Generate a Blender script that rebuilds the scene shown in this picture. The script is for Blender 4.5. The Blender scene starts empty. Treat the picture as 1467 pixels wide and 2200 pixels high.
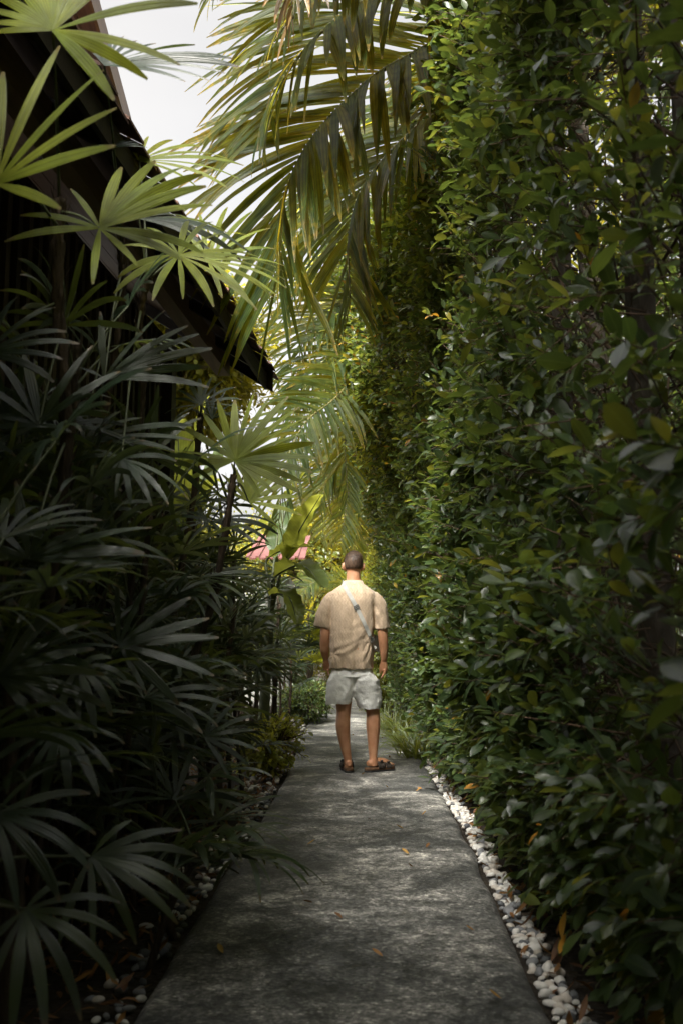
import bpy, bmesh, math, random
import numpy as np
from mathutils import Vector, Matrix, noise
from mathutils.bvhtree import BVHTree

R = math.radians
random.seed(7)
rng = np.random.default_rng(7)
scene = bpy.context.scene
col = scene.collection

# ------------------------------------------------------------------ camera model (35 mm lens, slightly tilted up)
CAM_H = 0.96
PITCH = math.atan(301 / 2139)
FPX = 2139.0
cP, sP = math.cos(PITCH), math.sin(PITCH)

def P(px, py, d):
    """world point at forward distance d seen at photo pixel (px, py)"""
    u = (px - 733.5) / FPX
    v = (1100 - py) / FPX
    t = d / (cP - v * sP)
    return Vector((u * t, d, CAM_H + (sP + v * cP) * t))

# ------------------------------------------------------------------ object helpers
def tag(o, label=None, cat=None, group=None, kind=None):
    if label: o['label'] = label
    if cat: o['category'] = cat
    if group: o['group'] = group
    if kind: o['kind'] = kind
    return o

def empty(name, loc, label=None, cat=None, group=None):
    o = bpy.data.objects.new(name, None)
    o.empty_display_size = 0.1
    o.location = loc
    col.objects.link(o)
    return tag(o, label, cat, group)

def link(name, me, mats=None, parent=None):
    o = bpy.data.objects.new(name, me)
    col.objects.link(o)
    if mats:
        for m in (mats if isinstance(mats, (list, tuple)) else [mats]):
            me.materials.append(m)
    if parent is not None:
        o.parent = parent
        o.matrix_parent_inverse = Matrix.Translation(parent.location).inverted()
    return o

class Geo:
    """quads / tris collector with per-vertex attributes rnd, ac (across), al (along)"""
    def __init__(self):
        self.v, self.q, self.rnd, self.ac, self.al, self.n = [], [], [], [], [], 0
    def add(self, v, q, rnd=None, ac=None, al=None):
        v = np.asarray(v, float).reshape(-1, 3)
        q = np.asarray(q, int).reshape(-1, 4)
        m = len(v)
        self.v.append(v); self.q.append(q + self.n); self.n += m
        for lst, a in ((self.rnd, rnd), (self.ac, ac), (self.al, al)):
            lst.append(np.zeros(m) if a is None else np.broadcast_to(np.asarray(a, float), (m,)))
    def mesh(self, name, smooth=True):
        v = np.concatenate(self.v); q = np.concatenate(self.q)
        me = bpy.data.meshes.new(name)
        me.vertices.add(len(v)); me.vertices.foreach_set('co', v.astype(np.float32).ravel())
        me.loops.add(len(q) * 4); me.loops.foreach_set('vertex_index', q.astype(np.int32).ravel())
        me.polygons.add(len(q)); me.polygons.foreach_set('loop_start', (np.arange(len(q)) * 4).astype(np.int32))
        for nm, lst in (('rnd', self.rnd), ('ac', self.ac), ('al', self.al)):
            a = me.attributes.new(nm, 'FLOAT', 'POINT')
            a.data.foreach_set('value', np.concatenate(lst).astype(np.float32))
        me.polygons.foreach_set('use_smooth', np.full(len(q), smooth))
        me.update(calc_edges=True)
        me.validate()
        return me
    def build(self, name, mats, parent=None, smooth=True):
        return link(name, self.mesh(name, smooth), mats, parent)

def nrm(a):
    return a / np.maximum(np.linalg.norm(a, axis=-1, keepdims=True), 1e-9)

def ribbons(geo, base, d, n, length, width, prof, across=3, droop=0.0, fold=0.0, pleat=None, curl=0.0, rnd=None, twist=0.0, side_bend=0.0):
    """N curved blades: base, direction d, normal n (N,3); prof = widths at S+1 stations"""
    base = np.atleast_2d(np.asarray(base, float)); N = len(base)
    d = nrm(np.broadcast_to(np.asarray(d, float), (N, 3)).copy())
    n = np.broadcast_to(np.asarray(n, float), (N, 3)).copy()
    length = np.broadcast_to(np.asarray(length, float), (N,))
    width = np.broadcast_to(np.asarray(width, float), (N,))
    droop = np.broadcast_to(np.asarray(droop, float), (N,))
    curl = np.broadcast_to(np.asarray(curl, float), (N,))
    twist = np.broadcast_to(np.asarray(twist, float), (N,))
    prof = np.asarray(prof, float); S = len(prof) - 1
    if rnd is None: rnd = rng.random(N)
    rnd = np.broadcast_to(np.asarray(rnd, float), (N,))
    xs = np.linspace(-1, 1, across)
    off = fold * np.abs(xs) if pleat is None else np.asarray(pleat, float)
    p = base.copy()
    out = np.zeros((N, S + 1, across, 3))
    down = np.array([0, 0, -1.0])
    for s in range(S + 1):
        side = nrm(np.cross(d, n)); nn = nrm(np.cross(side, d))
        if np.any(twist):
            a = (twist * s / S)[:, None]
            side, nn = side * np.cos(a) + nn * np.sin(a), nn * np.cos(a) - side * np.sin(a)
        w = (width * prof[s] * 0.5)[:, None, None]
        out[:, s] = p[:, None, :] + side[:, None, :] * xs[None, :, None] * w + nn[:, None, :] * off[None, :, None] * w
        if s < S:
            t = (s + 0.5) / S
            d = nrm(d + down * (droop * t * 2 / S)[:, None] + nn * (curl / S)[:, None])
            p = p + d * (length / S)[:, None]
    idx = np.arange(N * (S + 1) * across).reshape(N, S + 1, across)
    q = np.stack([idx[:, :-1, :-1], idx[:, :-1, 1:], idx[:, 1:, 1:], idx[:, 1:, :-1]], -1).reshape(-1, 4)
    geo.add(out.reshape(-1, 3), q,
            rnd=np.repeat(rnd, (S + 1) * across),
            ac=np.tile(xs, N * (S + 1)),
            al=np.tile(np.repeat(np.linspace(0, 1, S + 1), across), N))
    return p, d

def tubes(geo, pts, rad, seg=6, rnd=0.0, cap=True):
    """tube through pts (K,3) with radii (K,) or (K,2)"""
    pts = np.asarray([tuple(x) for x in pts], float); K = len(pts)
    rad = np.asarray(rad, float)
    if rad.ndim == 0: rad = np.full(K, float(rad))
    if rad.ndim == 1: rad = np.stack([rad, rad], 1)
    t = nrm(np.gradient(pts, axis=0))
    ref = np.array([0, 1.0, 0]) if abs(t[0][1]) < 0.9 else np.array([1.0, 0, 0])
    rings = []
    a = np.linspace(0, 2 * np.pi, seg, endpoint=False)
    u = nrm(np.cross(ref, t[0]))
    for k in range(K):
        u = nrm(u - t[k] * np.dot(u, t[k])); w = np.cross(t[k], u)
        rings.append(pts[k] + np.cos(a)[:, None] * u * rad[k, 0] + np.sin(a)[:, None] * w * rad[k, 1])
    v = np.concatenate(rings)
    q = []
    for k in range(K - 1):
        for i in range(seg):
            j = (i + 1) % seg
            q.append((k * seg + i, k * seg + j, (k + 1) * seg + j, (k + 1) * seg + i))
    al = np.repeat(np.linspace(0, 1, K), seg)
    if cap:
        v = np.concatenate([v, pts[:1], pts[-1:]]); al = np.concatenate([al, [0, 1]])
        c0, c1 = K * seg, K * seg + 1
        for i in range(0, seg, 2):
            j, k2 = (i + 1) % seg, (i + 2) % seg
            q.append((c0, k2, j, i)); b = (K - 1) * seg
            q.append((c1, b + i, b + j, b + k2))
    geo.add(v, q, rnd=rnd, ac=0, al=al)

def twigs(geo, A, B, r0, r1, bend=None, rnd=None):
    """N three-sided bars A->B, vectorised, one bend point"""
    A = np.asarray(A, float); B = np.asarray(B, float); N = len(A)
    r0 = np.broadcast_to(np.asarray(r0, float), (N,)); r1 = np.broadcast_to(np.asarray(r1, float), (N,))
    M = (A + B) / 2 + (0 if bend is None else bend)
    t = nrm(B - A)
    ref = np.where(np.abs(t[:, 2:3]) < 0.9, np.array([[0, 0, 1.0]]), np.array([[1.0, 0, 0]]))
    u = nrm(np.cross(t, ref)); w = np.cross(t, u)
    ang = np.array([0, 2.094, 4.189])
    rings = []
    for p, r in ((A, r0), (M, (r0 + r1) / 2), (B, r1)):
        rings.append(p[:, None, :] + r[:, None, None] * (np.cos(ang)[None, :, None] * u[:, None, :] + np.sin(ang)[None, :, None] * w[:, None, :]))
    V = np.stack(rings, 1)
    idx = np.arange(N * 9).reshape(N, 3, 3)
    nx = np.roll(idx, -1, axis=2)
    q = np.stack([idx[:, :-1], nx[:, :-1], nx[:, 1:], idx[:, 1:]], -1).reshape(-1, 4)
    geo.add(V.reshape(-1, 3), q, rnd=np.repeat(rng.random(N) if rnd is None else rnd, 9))

def curve_pts(ctrl, n):
    """Catmull-Rom through control points"""
    c = [np.asarray(tuple(p), float) for p in ctrl]
    c = [2 * c[0] - c[1]] + c + [2 * c[-1] - c[-2]]
    out = []
    segs = len(c) - 3
    for i in range(n):
        x = i / (n - 1) * segs; k = min(int(x), segs - 1); t = x - k
        p0, p1, p2, p3 = c[k:k + 4]
        out.append(0.5 * ((2 * p1) + (-p0 + p2) * t + (2 * p0 - 5 * p1 + 4 * p2 - p3) * t * t + (-p0 + 3 * p1 - 3 * p2 + p3) * t ** 3))
    return np.array(out)

def boxes(geo, lo, hi, M=None, rnd=0.0):
    lo, hi = np.asarray(lo, float), np.asarray(hi, float)
    c = np.array([[x, y, z] for z in (lo[2], hi[2]) for y in (lo[1], hi[1]) for x in (lo[0], hi[0])])
    if M is not None:
        c = np.array([tuple(M @ Vector(p)) for p in c])
    geo.add(c, [(0, 2, 3, 1), (4, 5, 7, 6), (0, 1, 5, 4), (2, 6, 7, 3), (0, 4, 6, 2), (1, 3, 7, 5)], rnd=rnd)

def hull8(geo, pts, rnd=0.0):
    """box from 8 explicit corners: bottom 0-3, top 4-7 (both same winding)"""
    geo.add([tuple(p) for p in pts], [(3, 2, 1, 0), (4, 5, 6, 7), (0, 1, 5, 4), (1, 2, 6, 5), (2, 3, 7, 6), (3, 0, 4, 7)], rnd=rnd)

# ------------------------------------------------------------------ materials
def new_mat(name):
    m = bpy.data.materials.new(name); m.use_nodes = True
    nt = m.node_tree; nt.nodes.clear()
    return m, nt, nt.nodes, nt.links

def N_(nt, typ, **kw):
    n = nt.nodes.new(typ)
    for k, v in kw.items():
        if k.startswith('i_'):
            key = k[2:].replace('_', ' ')
            n.inputs[key].default_value = v
        else:
            setattr(n, k, v)
    return n

def ramp(nt, fac, stops):
    r = nt.nodes.new('ShaderNodeValToRGB')
    e = r.color_ramp.elements
    while len(e) < len(stops): e.new(0.5)
    for i, (p, c) in enumerate(stops):
        e[i].position = p; e[i].color = (*c, 1)
    nt.links.new(fac, r.inputs[0])
    return r

def attr(nt, name):
    a = nt.nodes.new('ShaderNodeAttribute'); a.attribute_name = name
    return a.outputs['Fac']

def mixc(nt, fac, a, b, mode='MIX'):
    m = nt.nodes.new('ShaderNodeMix'); m.data_type = 'RGBA'; m.blend_type = mode
    for sock, val in ((m.inputs[0], fac), (m.inputs[6], a), (m.inputs[7], b)):
        if hasattr(val, 'is_linked'): nt.links.new(val, sock)
        elif isinstance(val, (int, float)): sock.default_value = val
        else: sock.default_value = (*val, 1)
    return m.outputs[2]

def math_(nt, op, a, b=None, clamp=False):
    m = nt.nodes.new('ShaderNodeMath'); m.operation = op; m.use_clamp = clamp
    for s, v in ((m.inputs[0], a), (m.inputs[1], b)):
        if v is None: continue
        if hasattr(v, 'is_linked'): nt.links.new(v, s)
        else: s.default_value = v
    return m.outputs[0]

def leaf_mat(name, stops, trans, tfac=0.35, rough=0.38, veins=0.0, spots=0.0, spot_col=(0.45, 0.22, 0.02), spec=0.5, midrib=0.0, trans_stops=None, tips=0.0):
    """leaf: glossy top + translucency; colour varies from leaf to leaf"""
    m, nt, nodes, links = new_mat(name)
    rnd = attr(nt, 'rnd')
    base = ramp(nt, rnd, stops).outputs[0]
    tc = nt.nodes.new('ShaderNodeTexCoord')
    nz = N_(nt, 'ShaderNodeTexNoise', i_Scale=9.0, i_Detail=3.0); links.new(tc.outputs['Object'], nz.inputs['Vector'])
    var = ramp(nt, nz.outputs['Fac'], [(0.3, (0.72, 0.72, 0.72)), (0.7, (1.25, 1.25, 1.2))]).outputs[0]
    base = mixc(nt, 1.0, base, var, 'MULTIPLY')
    tcol = None
    if trans_stops:
        tcol = ramp(nt, rnd, trans_stops).outputs[0]
    else:
        rgb = nt.nodes.new('ShaderNodeRGB'); rgb.outputs[0].default_value = (*trans, 1); tcol = rgb.outputs[0]
    tcol = mixc(nt, 1.0, tcol, var, 'MULTIPLY')
    if spots:
        n2 = N_(nt, 'ShaderNodeTexNoise', i_Scale=26.0, i_Detail=4.0, i_Roughness=0.7); links.new(tc.outputs['Object'], n2.inputs['Vector'])
        al = attr(nt, 'al')
        f = math_(nt, 'ADD', n2.outputs['Fac'], math_(nt, 'MULTIPLY', math_(nt, 'POWER', al, 2.5), 0.22))
        f = math_(nt, 'ADD', f, math_(nt, 'MULTIPLY', rnd, 0.10))
        f = ramp(nt, f, [(0.70, (0, 0, 0)), (0.86, (1, 1, 1))]).outputs[0]
        f = math_(nt, 'MULTIPLY', f, spots)
        base = mixc(nt, f, base, spot_col); tcol = mixc(nt, f, tcol, tuple(min(1, c * 1.6) for c in spot_col))
    ac = attr(nt, 'ac')
    bump = None
    if veins:
        w = math_(nt, 'SINE', math_(nt, 'MULTIPLY', ac, veins))
        w = math_(nt, 'ADD', math_(nt, 'MULTIPLY', w, 0.5), 0.5)
        dark = ramp(nt, w, [(0.0, (0.72, 0.72, 0.72)), (0.6, (1.05, 1.05, 1.05))]).outputs[0]
        base = mixc(nt, 1.0, base, dark, 'MULTIPLY'); tcol = mixc(nt, 1.0, tcol, dark, 'MULTIPLY')
        bump = N_(nt, 'ShaderNodeBump', i_Strength=0.35, i_Distance=0.003); links.new(w, bump.inputs['Height'])
    if midrib:
        a = math_(nt, 'ABSOLUTE', ac)
        f = ramp(nt, a, [(0.0, (1, 1, 1)), (0.16, (0, 0, 0))]).outputs[0]
        f = math_(nt, 'MULTIPLY', f, midrib)
        base = mixc(nt, f, base, (0.16, 0.2, 0.07))
    if tips:                                # dried brown blade tips
        n3 = N_(nt, 'ShaderNodeTexNoise', i_Scale=7.0, i_Detail=2.0); links.new(tc.outputs['Object'], n3.inputs['Vector'])
        f = math_(nt, 'ADD', attr(nt, 'al'), math_(nt, 'MULTIPLY', math_(nt, 'SUBTRACT', n3.outputs['Fac'], .5), .28))
        f = math_(nt, 'MULTIPLY', ramp(nt, f, [(.93, (0, 0, 0)), (.98, (1, 1, 1))]).outputs[0], tips)
        base = mixc(nt, f, base, (.17, .105, .045)); tcol = mixc(nt, f, tcol, (.22, .13, .05))
    pr = N_(nt, 'ShaderNodeBsdfPrincipled', i_Roughness=rough)
    pr.inputs['Specular IOR Level'].default_value = spec
    links.new(base, pr.inputs['Base Color'])
    if bump: links.new(bump.outputs[0], pr.inputs['Normal'])
    tr = nt.nodes.new('ShaderNodeBsdfTranslucent'); links.new(tcol, tr.inputs['Color'])
    mx = nt.nodes.new('ShaderNodeMixShader'); mx.inputs[0].default_value = tfac
    links.new(pr.outputs[0], mx.inputs[1]); links.new(tr.outputs[0], mx.inputs[2])
    out = nt.nodes.new('ShaderNodeOutputMaterial'); links.new(mx.outputs[0], out.inputs[0])
    return m

def solid_mat(name, stops, scale=6.0, rough=0.8, bump=0.3, bscale=None, stretch=(1, 1, 1), spec=0.3, detail=5.0, dist=0.01, use_rnd=0.0, metallic=0.0):
    m, nt, nodes, links = new_mat(name)
    tc = nt.nodes.new('ShaderNodeTexCoord'); mp = nt.nodes.new('ShaderNodeMapping'); mp.inputs['Scale'].default_value = stretch
    links.new(tc.outputs['Object'], mp.inputs[0])
    nz = N_(nt, 'ShaderNodeTexNoise', i_Scale=scale, i_Detail=detail, i_Roughness=0.62); links.new(mp.outputs[0], nz.inputs['Vector'])
    f = nz.outputs['Fac']
    if use_rnd:
        f = math_(nt, 'ADD', f, math_(nt, 'MULTIPLY', math_(nt, 'SUBTRACT', attr(nt, 'rnd'), 0.5), use_rnd))
    c = ramp(nt, f, stops).outputs[0]
    pr = N_(nt, 'ShaderNodeBsdfPrincipled', i_Roughness=rough); pr.inputs['Specular IOR Level'].default_value = spec
    pr.inputs['Metallic'].default_value = metallic
    links.new(c, pr.inputs['Base Color'])
    if bump:
        n2 = N_(nt, 'ShaderNodeTexNoise', i_Scale=bscale or scale * 4, i_Detail=6.0); links.new(mp.outputs[0], n2.inputs['Vector'])
        b = N_(nt, 'ShaderNodeBump', i_Strength=bump, i_Distance=dist); links.new(n2.outputs['Fac'], b.inputs['Height'])
        links.new(b.outputs[0], pr.inputs['Normal'])
    out = nt.nodes.new('ShaderNodeOutputMaterial'); links.new(pr.outputs[0], out.inputs[0])
    return m

M = {}
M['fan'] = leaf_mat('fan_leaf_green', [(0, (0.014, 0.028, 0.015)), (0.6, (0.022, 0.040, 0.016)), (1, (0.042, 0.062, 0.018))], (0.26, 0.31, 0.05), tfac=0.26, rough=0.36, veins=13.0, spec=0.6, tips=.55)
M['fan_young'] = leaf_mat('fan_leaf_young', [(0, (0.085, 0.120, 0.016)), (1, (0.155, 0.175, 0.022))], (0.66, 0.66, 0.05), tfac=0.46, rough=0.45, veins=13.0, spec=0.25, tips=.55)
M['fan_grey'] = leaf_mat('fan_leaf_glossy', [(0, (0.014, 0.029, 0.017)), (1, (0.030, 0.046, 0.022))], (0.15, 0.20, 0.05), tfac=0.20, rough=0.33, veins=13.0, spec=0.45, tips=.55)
M['frond'] = leaf_mat('palm_frond_green', [(0, (0.014, 0.032, 0.011)), (0.7, (0.026, 0.050, 0.013)), (1, (0.06, 0.075, 0.016))], None, tfac=0.56, rough=0.48, veins=9.0, spec=.20, spots=0.45, spot_col=(0.46, 0.28, 0.02), tips=.4, trans_stops=[(0, (.40, .44, .035)), (.5, (.62, .58, .045)), (1, (.80, .62, .05))])
M['frond_dry'] = leaf_mat('palm_frond_dry', [(0, (0.06, 0.055, 0.03)), (1, (0.16, 0.10, 0.03))], (0.35, 0.2, 0.04), tfac=0.25, rough=0.5, veins=9.0, spots=0.6)
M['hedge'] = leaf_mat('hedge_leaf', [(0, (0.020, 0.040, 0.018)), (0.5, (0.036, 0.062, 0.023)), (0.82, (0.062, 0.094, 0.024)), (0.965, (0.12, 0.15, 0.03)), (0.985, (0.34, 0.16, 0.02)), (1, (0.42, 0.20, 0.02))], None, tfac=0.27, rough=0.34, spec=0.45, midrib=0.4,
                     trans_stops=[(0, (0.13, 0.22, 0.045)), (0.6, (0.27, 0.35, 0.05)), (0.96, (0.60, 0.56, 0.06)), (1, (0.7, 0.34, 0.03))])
M['bush'] = leaf_mat('bush_leaf', [(0, (0.075, 0.115, 0.022)), (0.7, (0.13, 0.165, 0.026)), (1, (0.20, 0.21, 0.034))], (0.62, 0.58, 0.06), tfac=0.42, rough=0.36)
M['tree_leaf'] = leaf_mat('tree_leaf', [(0, (0.045, 0.075, 0.018)), (0.7, (0.085, 0.11, 0.02)), (1, (0.15, 0.14, 0.03))], (0.60, 0.52, 0.05), tfac=0.42, rough=0.4)
M['banana'] = leaf_mat('banana_leaf', [(0, (0.05, 0.09, 0.03)), (1, (0.09, 0.13, 0.03))], (0.50, 0.52, 0.07), tfac=0.40, rough=0.36, veins=60.0, midrib=0.8)
M['strappy'] = leaf_mat('strappy_leaf', [(0, (0.045, 0.075, 0.02)), (1, (0.09, 0.12, 0.03))], (0.45, 0.46, 0.06), tfac=0.35, rough=0.34, veins=7.0)
M['cane'] = solid_mat('fibrous_cane', [(0.3, (0.018, 0.013, 0.009)), (0.7, (0.075, 0.052, 0.032))], scale=30, stretch=(1, 1, 0.25), bump=0.8, rough=0.9)
M['petiole'] = solid_mat('green_petiole', [(0.3, (0.05, 0.065, 0.03)), (0.7, (0.09, 0.10, 0.05))], scale=20, rough=0.5, bump=0.1)
M['rachis'] = solid_mat('palm_rachis', [(0.3, (0.05, 0.055, 0.015)), (0.7, (0.10, 0.085, 0.03))], scale=14, rough=0.5, bump=0.2)
M['bark'] = solid_mat('grey_bark', [(0.3, (0.035, 0.028, 0.022)), (0.7, (0.11, 0.092, 0.075))], scale=10, stretch=(1, 1, 0.4), bump=0.7, rough=0.9, dist=0.02)
M['twig'] = solid_mat('brown_twig', [(0.3, (0.05, 0.032, 0.02)), (0.7, (0.13, 0.085, 0.055))], scale=14, bump=0.2, rough=0.85, use_rnd=0.4)
M['soil'] = solid_mat('damp_soil', [(0.25, (0.010, 0.008, 0.006)), (0.5, (0.024, 0.018, 0.012)), (0.75, (0.05, 0.036, 0.02))], scale=5, bump=0.9, bscale=28, rough=0.95, dist=0.05, detail=10)
M['wood_dark'] = solid_mat('dark_stained_timber', [(0.3, (0.018, 0.012, 0.008)), (0.7, (0.050, 0.034, 0.022))], scale=7, stretch=(6, 6, 0.4), bump=0.3, rough=0.62, use_rnd=0.5)
M['wood_soffit'] = solid_mat('soffit_timber', [(0.3, (0.05, 0.034, 0.024)), (0.7, (0.11, 0.075, 0.052))], scale=5, stretch=(6, 0.4, 6), bump=0.2, rough=0.55, use_rnd=0.4)
M['wood_fascia'] = solid_mat('brown_painted_fascia', [(0.3, (0.16, 0.105, 0.078)), (0.7, (0.26, 0.175, 0.13))], scale=4, stretch=(6, 0.4, 6), bump=0.15, rough=0.55)
M['tile'] = solid_mat('clay_roof_tile', [(0.3, (0.06, 0.032, 0.024)), (0.7, (0.20, 0.11, 0.08))], scale=6, bump=0.3, rough=0.8, use_rnd=0.6)
M['red_roof'] = solid_mat('red_metal_roof', [(0.3, (0.10, 0.034, 0.030)), (0.7, (0.19, 0.075, 0.066))], scale=1.2, bump=0.05, rough=0.45)
M['plaster'] = solid_mat('pale_plaster', [(0.3, (0.20, 0.21, 0.19)), (0.7, (0.30, 0.30, 0.27))], scale=1.6, bump=0.1, rough=0.85)
M['dry_leaf'] = leaf_mat('dry_leaf', [(0, (0.11, 0.045, 0.015)), (0.5, (0.28, 0.14, 0.03)), (1, (0.42, 0.30, 0.07))], (0.4, 0.2, 0.04), tfac=0.15, rough=0.6)
SKY_STRENGTH, SUN_STRENGTH, EXPOSURE, SKY_LOW = 0.13, 3.3, 2.27, 0.52
# ------------------------------------------------------------------ world, sun, camera
SUN_AZ, SUN_EL = R(-158), R(50)          # azimuth measured from +Y (ahead) towards +X
w = bpy.data.worlds.new('World'); scene.world = w; w.use_nodes = True
nt = w.node_tree; nt.nodes.clear()
sky = nt.nodes.new('ShaderNodeTexSky'); sky.sky_type = 'NISHITA'; sky.sun_disc = False
sky.sun_elevation = SUN_EL; sky.sun_rotation = SUN_AZ
sky.air_density = 1.2; sky.dust_density = 6.0; sky.ozone_density = 1.0
hs = nt.nodes.new('ShaderNodeHueSaturation'); hs.inputs['Saturation'].default_value = 0.10
bg = nt.nodes.new('ShaderNodeBackground'); bg.inputs['Strength'].default_value = SKY_STRENGTH
wo = nt.nodes.new('ShaderNodeOutputWorld')
nt.links.new(sky.outputs[0], hs.inputs['Color']); nt.links.new(hs.outputs[0], bg.inputs['Color']); nt.links.new(bg.outputs[0], wo.inputs[0])
# thin overcast: the cloud veil is several times brighter overhead than low down
wtc = nt.nodes.new('ShaderNodeTexCoord'); wsx = nt.nodes.new('ShaderNodeSeparateXYZ'); nt.links.new(wtc.outputs['Generated'], wsx.inputs[0])
wnz = N_(nt, 'ShaderNodeTexNoise', i_Scale=2.2, i_Detail=5.0, i_Roughness=.55); nt.links.new(wtc.outputs['Generated'], wnz.inputs['Vector'])
wel = ramp(nt, wsx.outputs[2], [(0.0, (SKY_LOW,) * 3), (.56, (SKY_LOW * 1.05,) * 3), (.86, (1, 1, 1))])
wcl = ramp(nt, wnz.outputs['Fac'], [(.3, (.86, .88, .90)), (.7, (1.08, 1.07, 1.05))])
wmul = mixc(nt, 1.0, wel.outputs[0], wcl.outputs[0], 'MULTIPLY')
nt.links.new(mixc(nt, 1.0, mixc(nt, 1.0, hs.outputs[0], (1.0, .975, .95), 'MULTIPLY'), wmul, 'MULTIPLY'), bg.inputs['Color'])

ld = bpy.data.lights.new('sun', 'SUN'); ld.energy = SUN_STRENGTH; ld.angle = R(12); ld.color = (1.0, 0.955, 0.88)
so = bpy.data.objects.new('sun', ld); col.objects.link(so)
sd = Vector((math.sin(SUN_AZ) * math.cos(SUN_EL), math.cos(SUN_AZ) * math.cos(SUN_EL), math.sin(SUN_EL)))
so.rotation_euler = (-sd).to_track_quat('-Z', 'Y').to_euler(); so.location = sd * 40

cd = bpy.data.cameras.new('camera'); cam = bpy.data.objects.new('camera', cd); col.objects.link(cam)
cam.location = (0, 0, CAM_H); cam.rotation_euler = (R(90) + PITCH, 0, 0)
cd.sensor_fit = 'VERTICAL'; cd.sensor_height = 36.0; cd.sensor_width = 24.0; cd.lens = 36.0 * FPX / 2200
cd.clip_start = 0.05; cd.clip_end = 2000
cd.dof.use_dof = True; cd.dof.focus_distance = 8.0; cd.dof.aperture_fstop = 4.8
scene.camera = cam

vs = scene.view_settings
vs.view_transform = 'Standard'; vs.look = 'None'; vs.exposure = EXPOSURE; vs.gamma = 1.0; vs.use_curve_mapping = False
cy = scene.cycles
cy.use_denoising = True
try: cy.denoiser = 'OPENIMAGEDENOISE'
except Exception: pass
cy.denoising_prefilter = 'ACCURATE'
cy.max_bounces = 7; cy.diffuse_bounces = 4; cy.glossy_bounces = 3; cy.transmission_bounces = 5; cy.transparent_max_bounces = 6
cy.sample_clamp_indirect = 6.0; cy.caustics_reflective = False; cy.caustics_refractive = False
cy.use_adaptive_sampling = True; cy.adaptive_threshold = 0.015

# ------------------------------------------------------------------ ground
def ground():
    xs = np.concatenate([np.linspace(-400, -12, 14)[:-1], np.linspace(-12, 12, 97), np.linspace(12, 400, 14)[1:]])
    ys = np.concatenate([np.linspace(-60, -4, 6)[:-1], np.linspace(-4, 34, 140), np.linspace(34, 900, 16)[1:]])
    v = []
    for y in ys:
        for x in xs:
            z = -0.035
            if abs(x) < 12 and -4 < y < 34:
                z += 0.025 * noise.noise((x * 1.7, y * 1.7, 0)) + 0.012 * noise.noise((x * 6, y * 6, 3))
            v.append((x, y, z))
    nx, ny = len(xs), len(ys)
    q = [(j * nx + i, j * nx + i + 1, (j + 1) * nx + i + 1, (j + 1) * nx + i) for j in range(ny - 1) for i in range(nx - 1)]
    g = Geo(); g.add(v, q)
    tag(g.build('ground', M['soil']), kind='structure')
ground()

# ------------------------------------------------------------------ concrete path
PL = [(-6, -.58), (2.75, -.54), (3.8, -.517), (5.8, -.456), (8.2, -.41), (11.8, -.45), (17, -.42), (21, -.62), (25, -1.25), (28, -2.3), (31, -4.2)]
PR = [(-6, .48), (2.75, .53), (3.36, .553), (5.2, .634), (8.5, .70), (12, .73), (17, .74), (21, .58), (25, .1), (28, -.8), (31, -2.4)]
def edge_x(tab, y):
    ys, xs = zip(*tab)
    # smoothed interpolation
    k = [np.interp(y + o, ys, xs) for o in (-.6, -.3, 0, .3, .6)]
    return float(np.mean(k))

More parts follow.
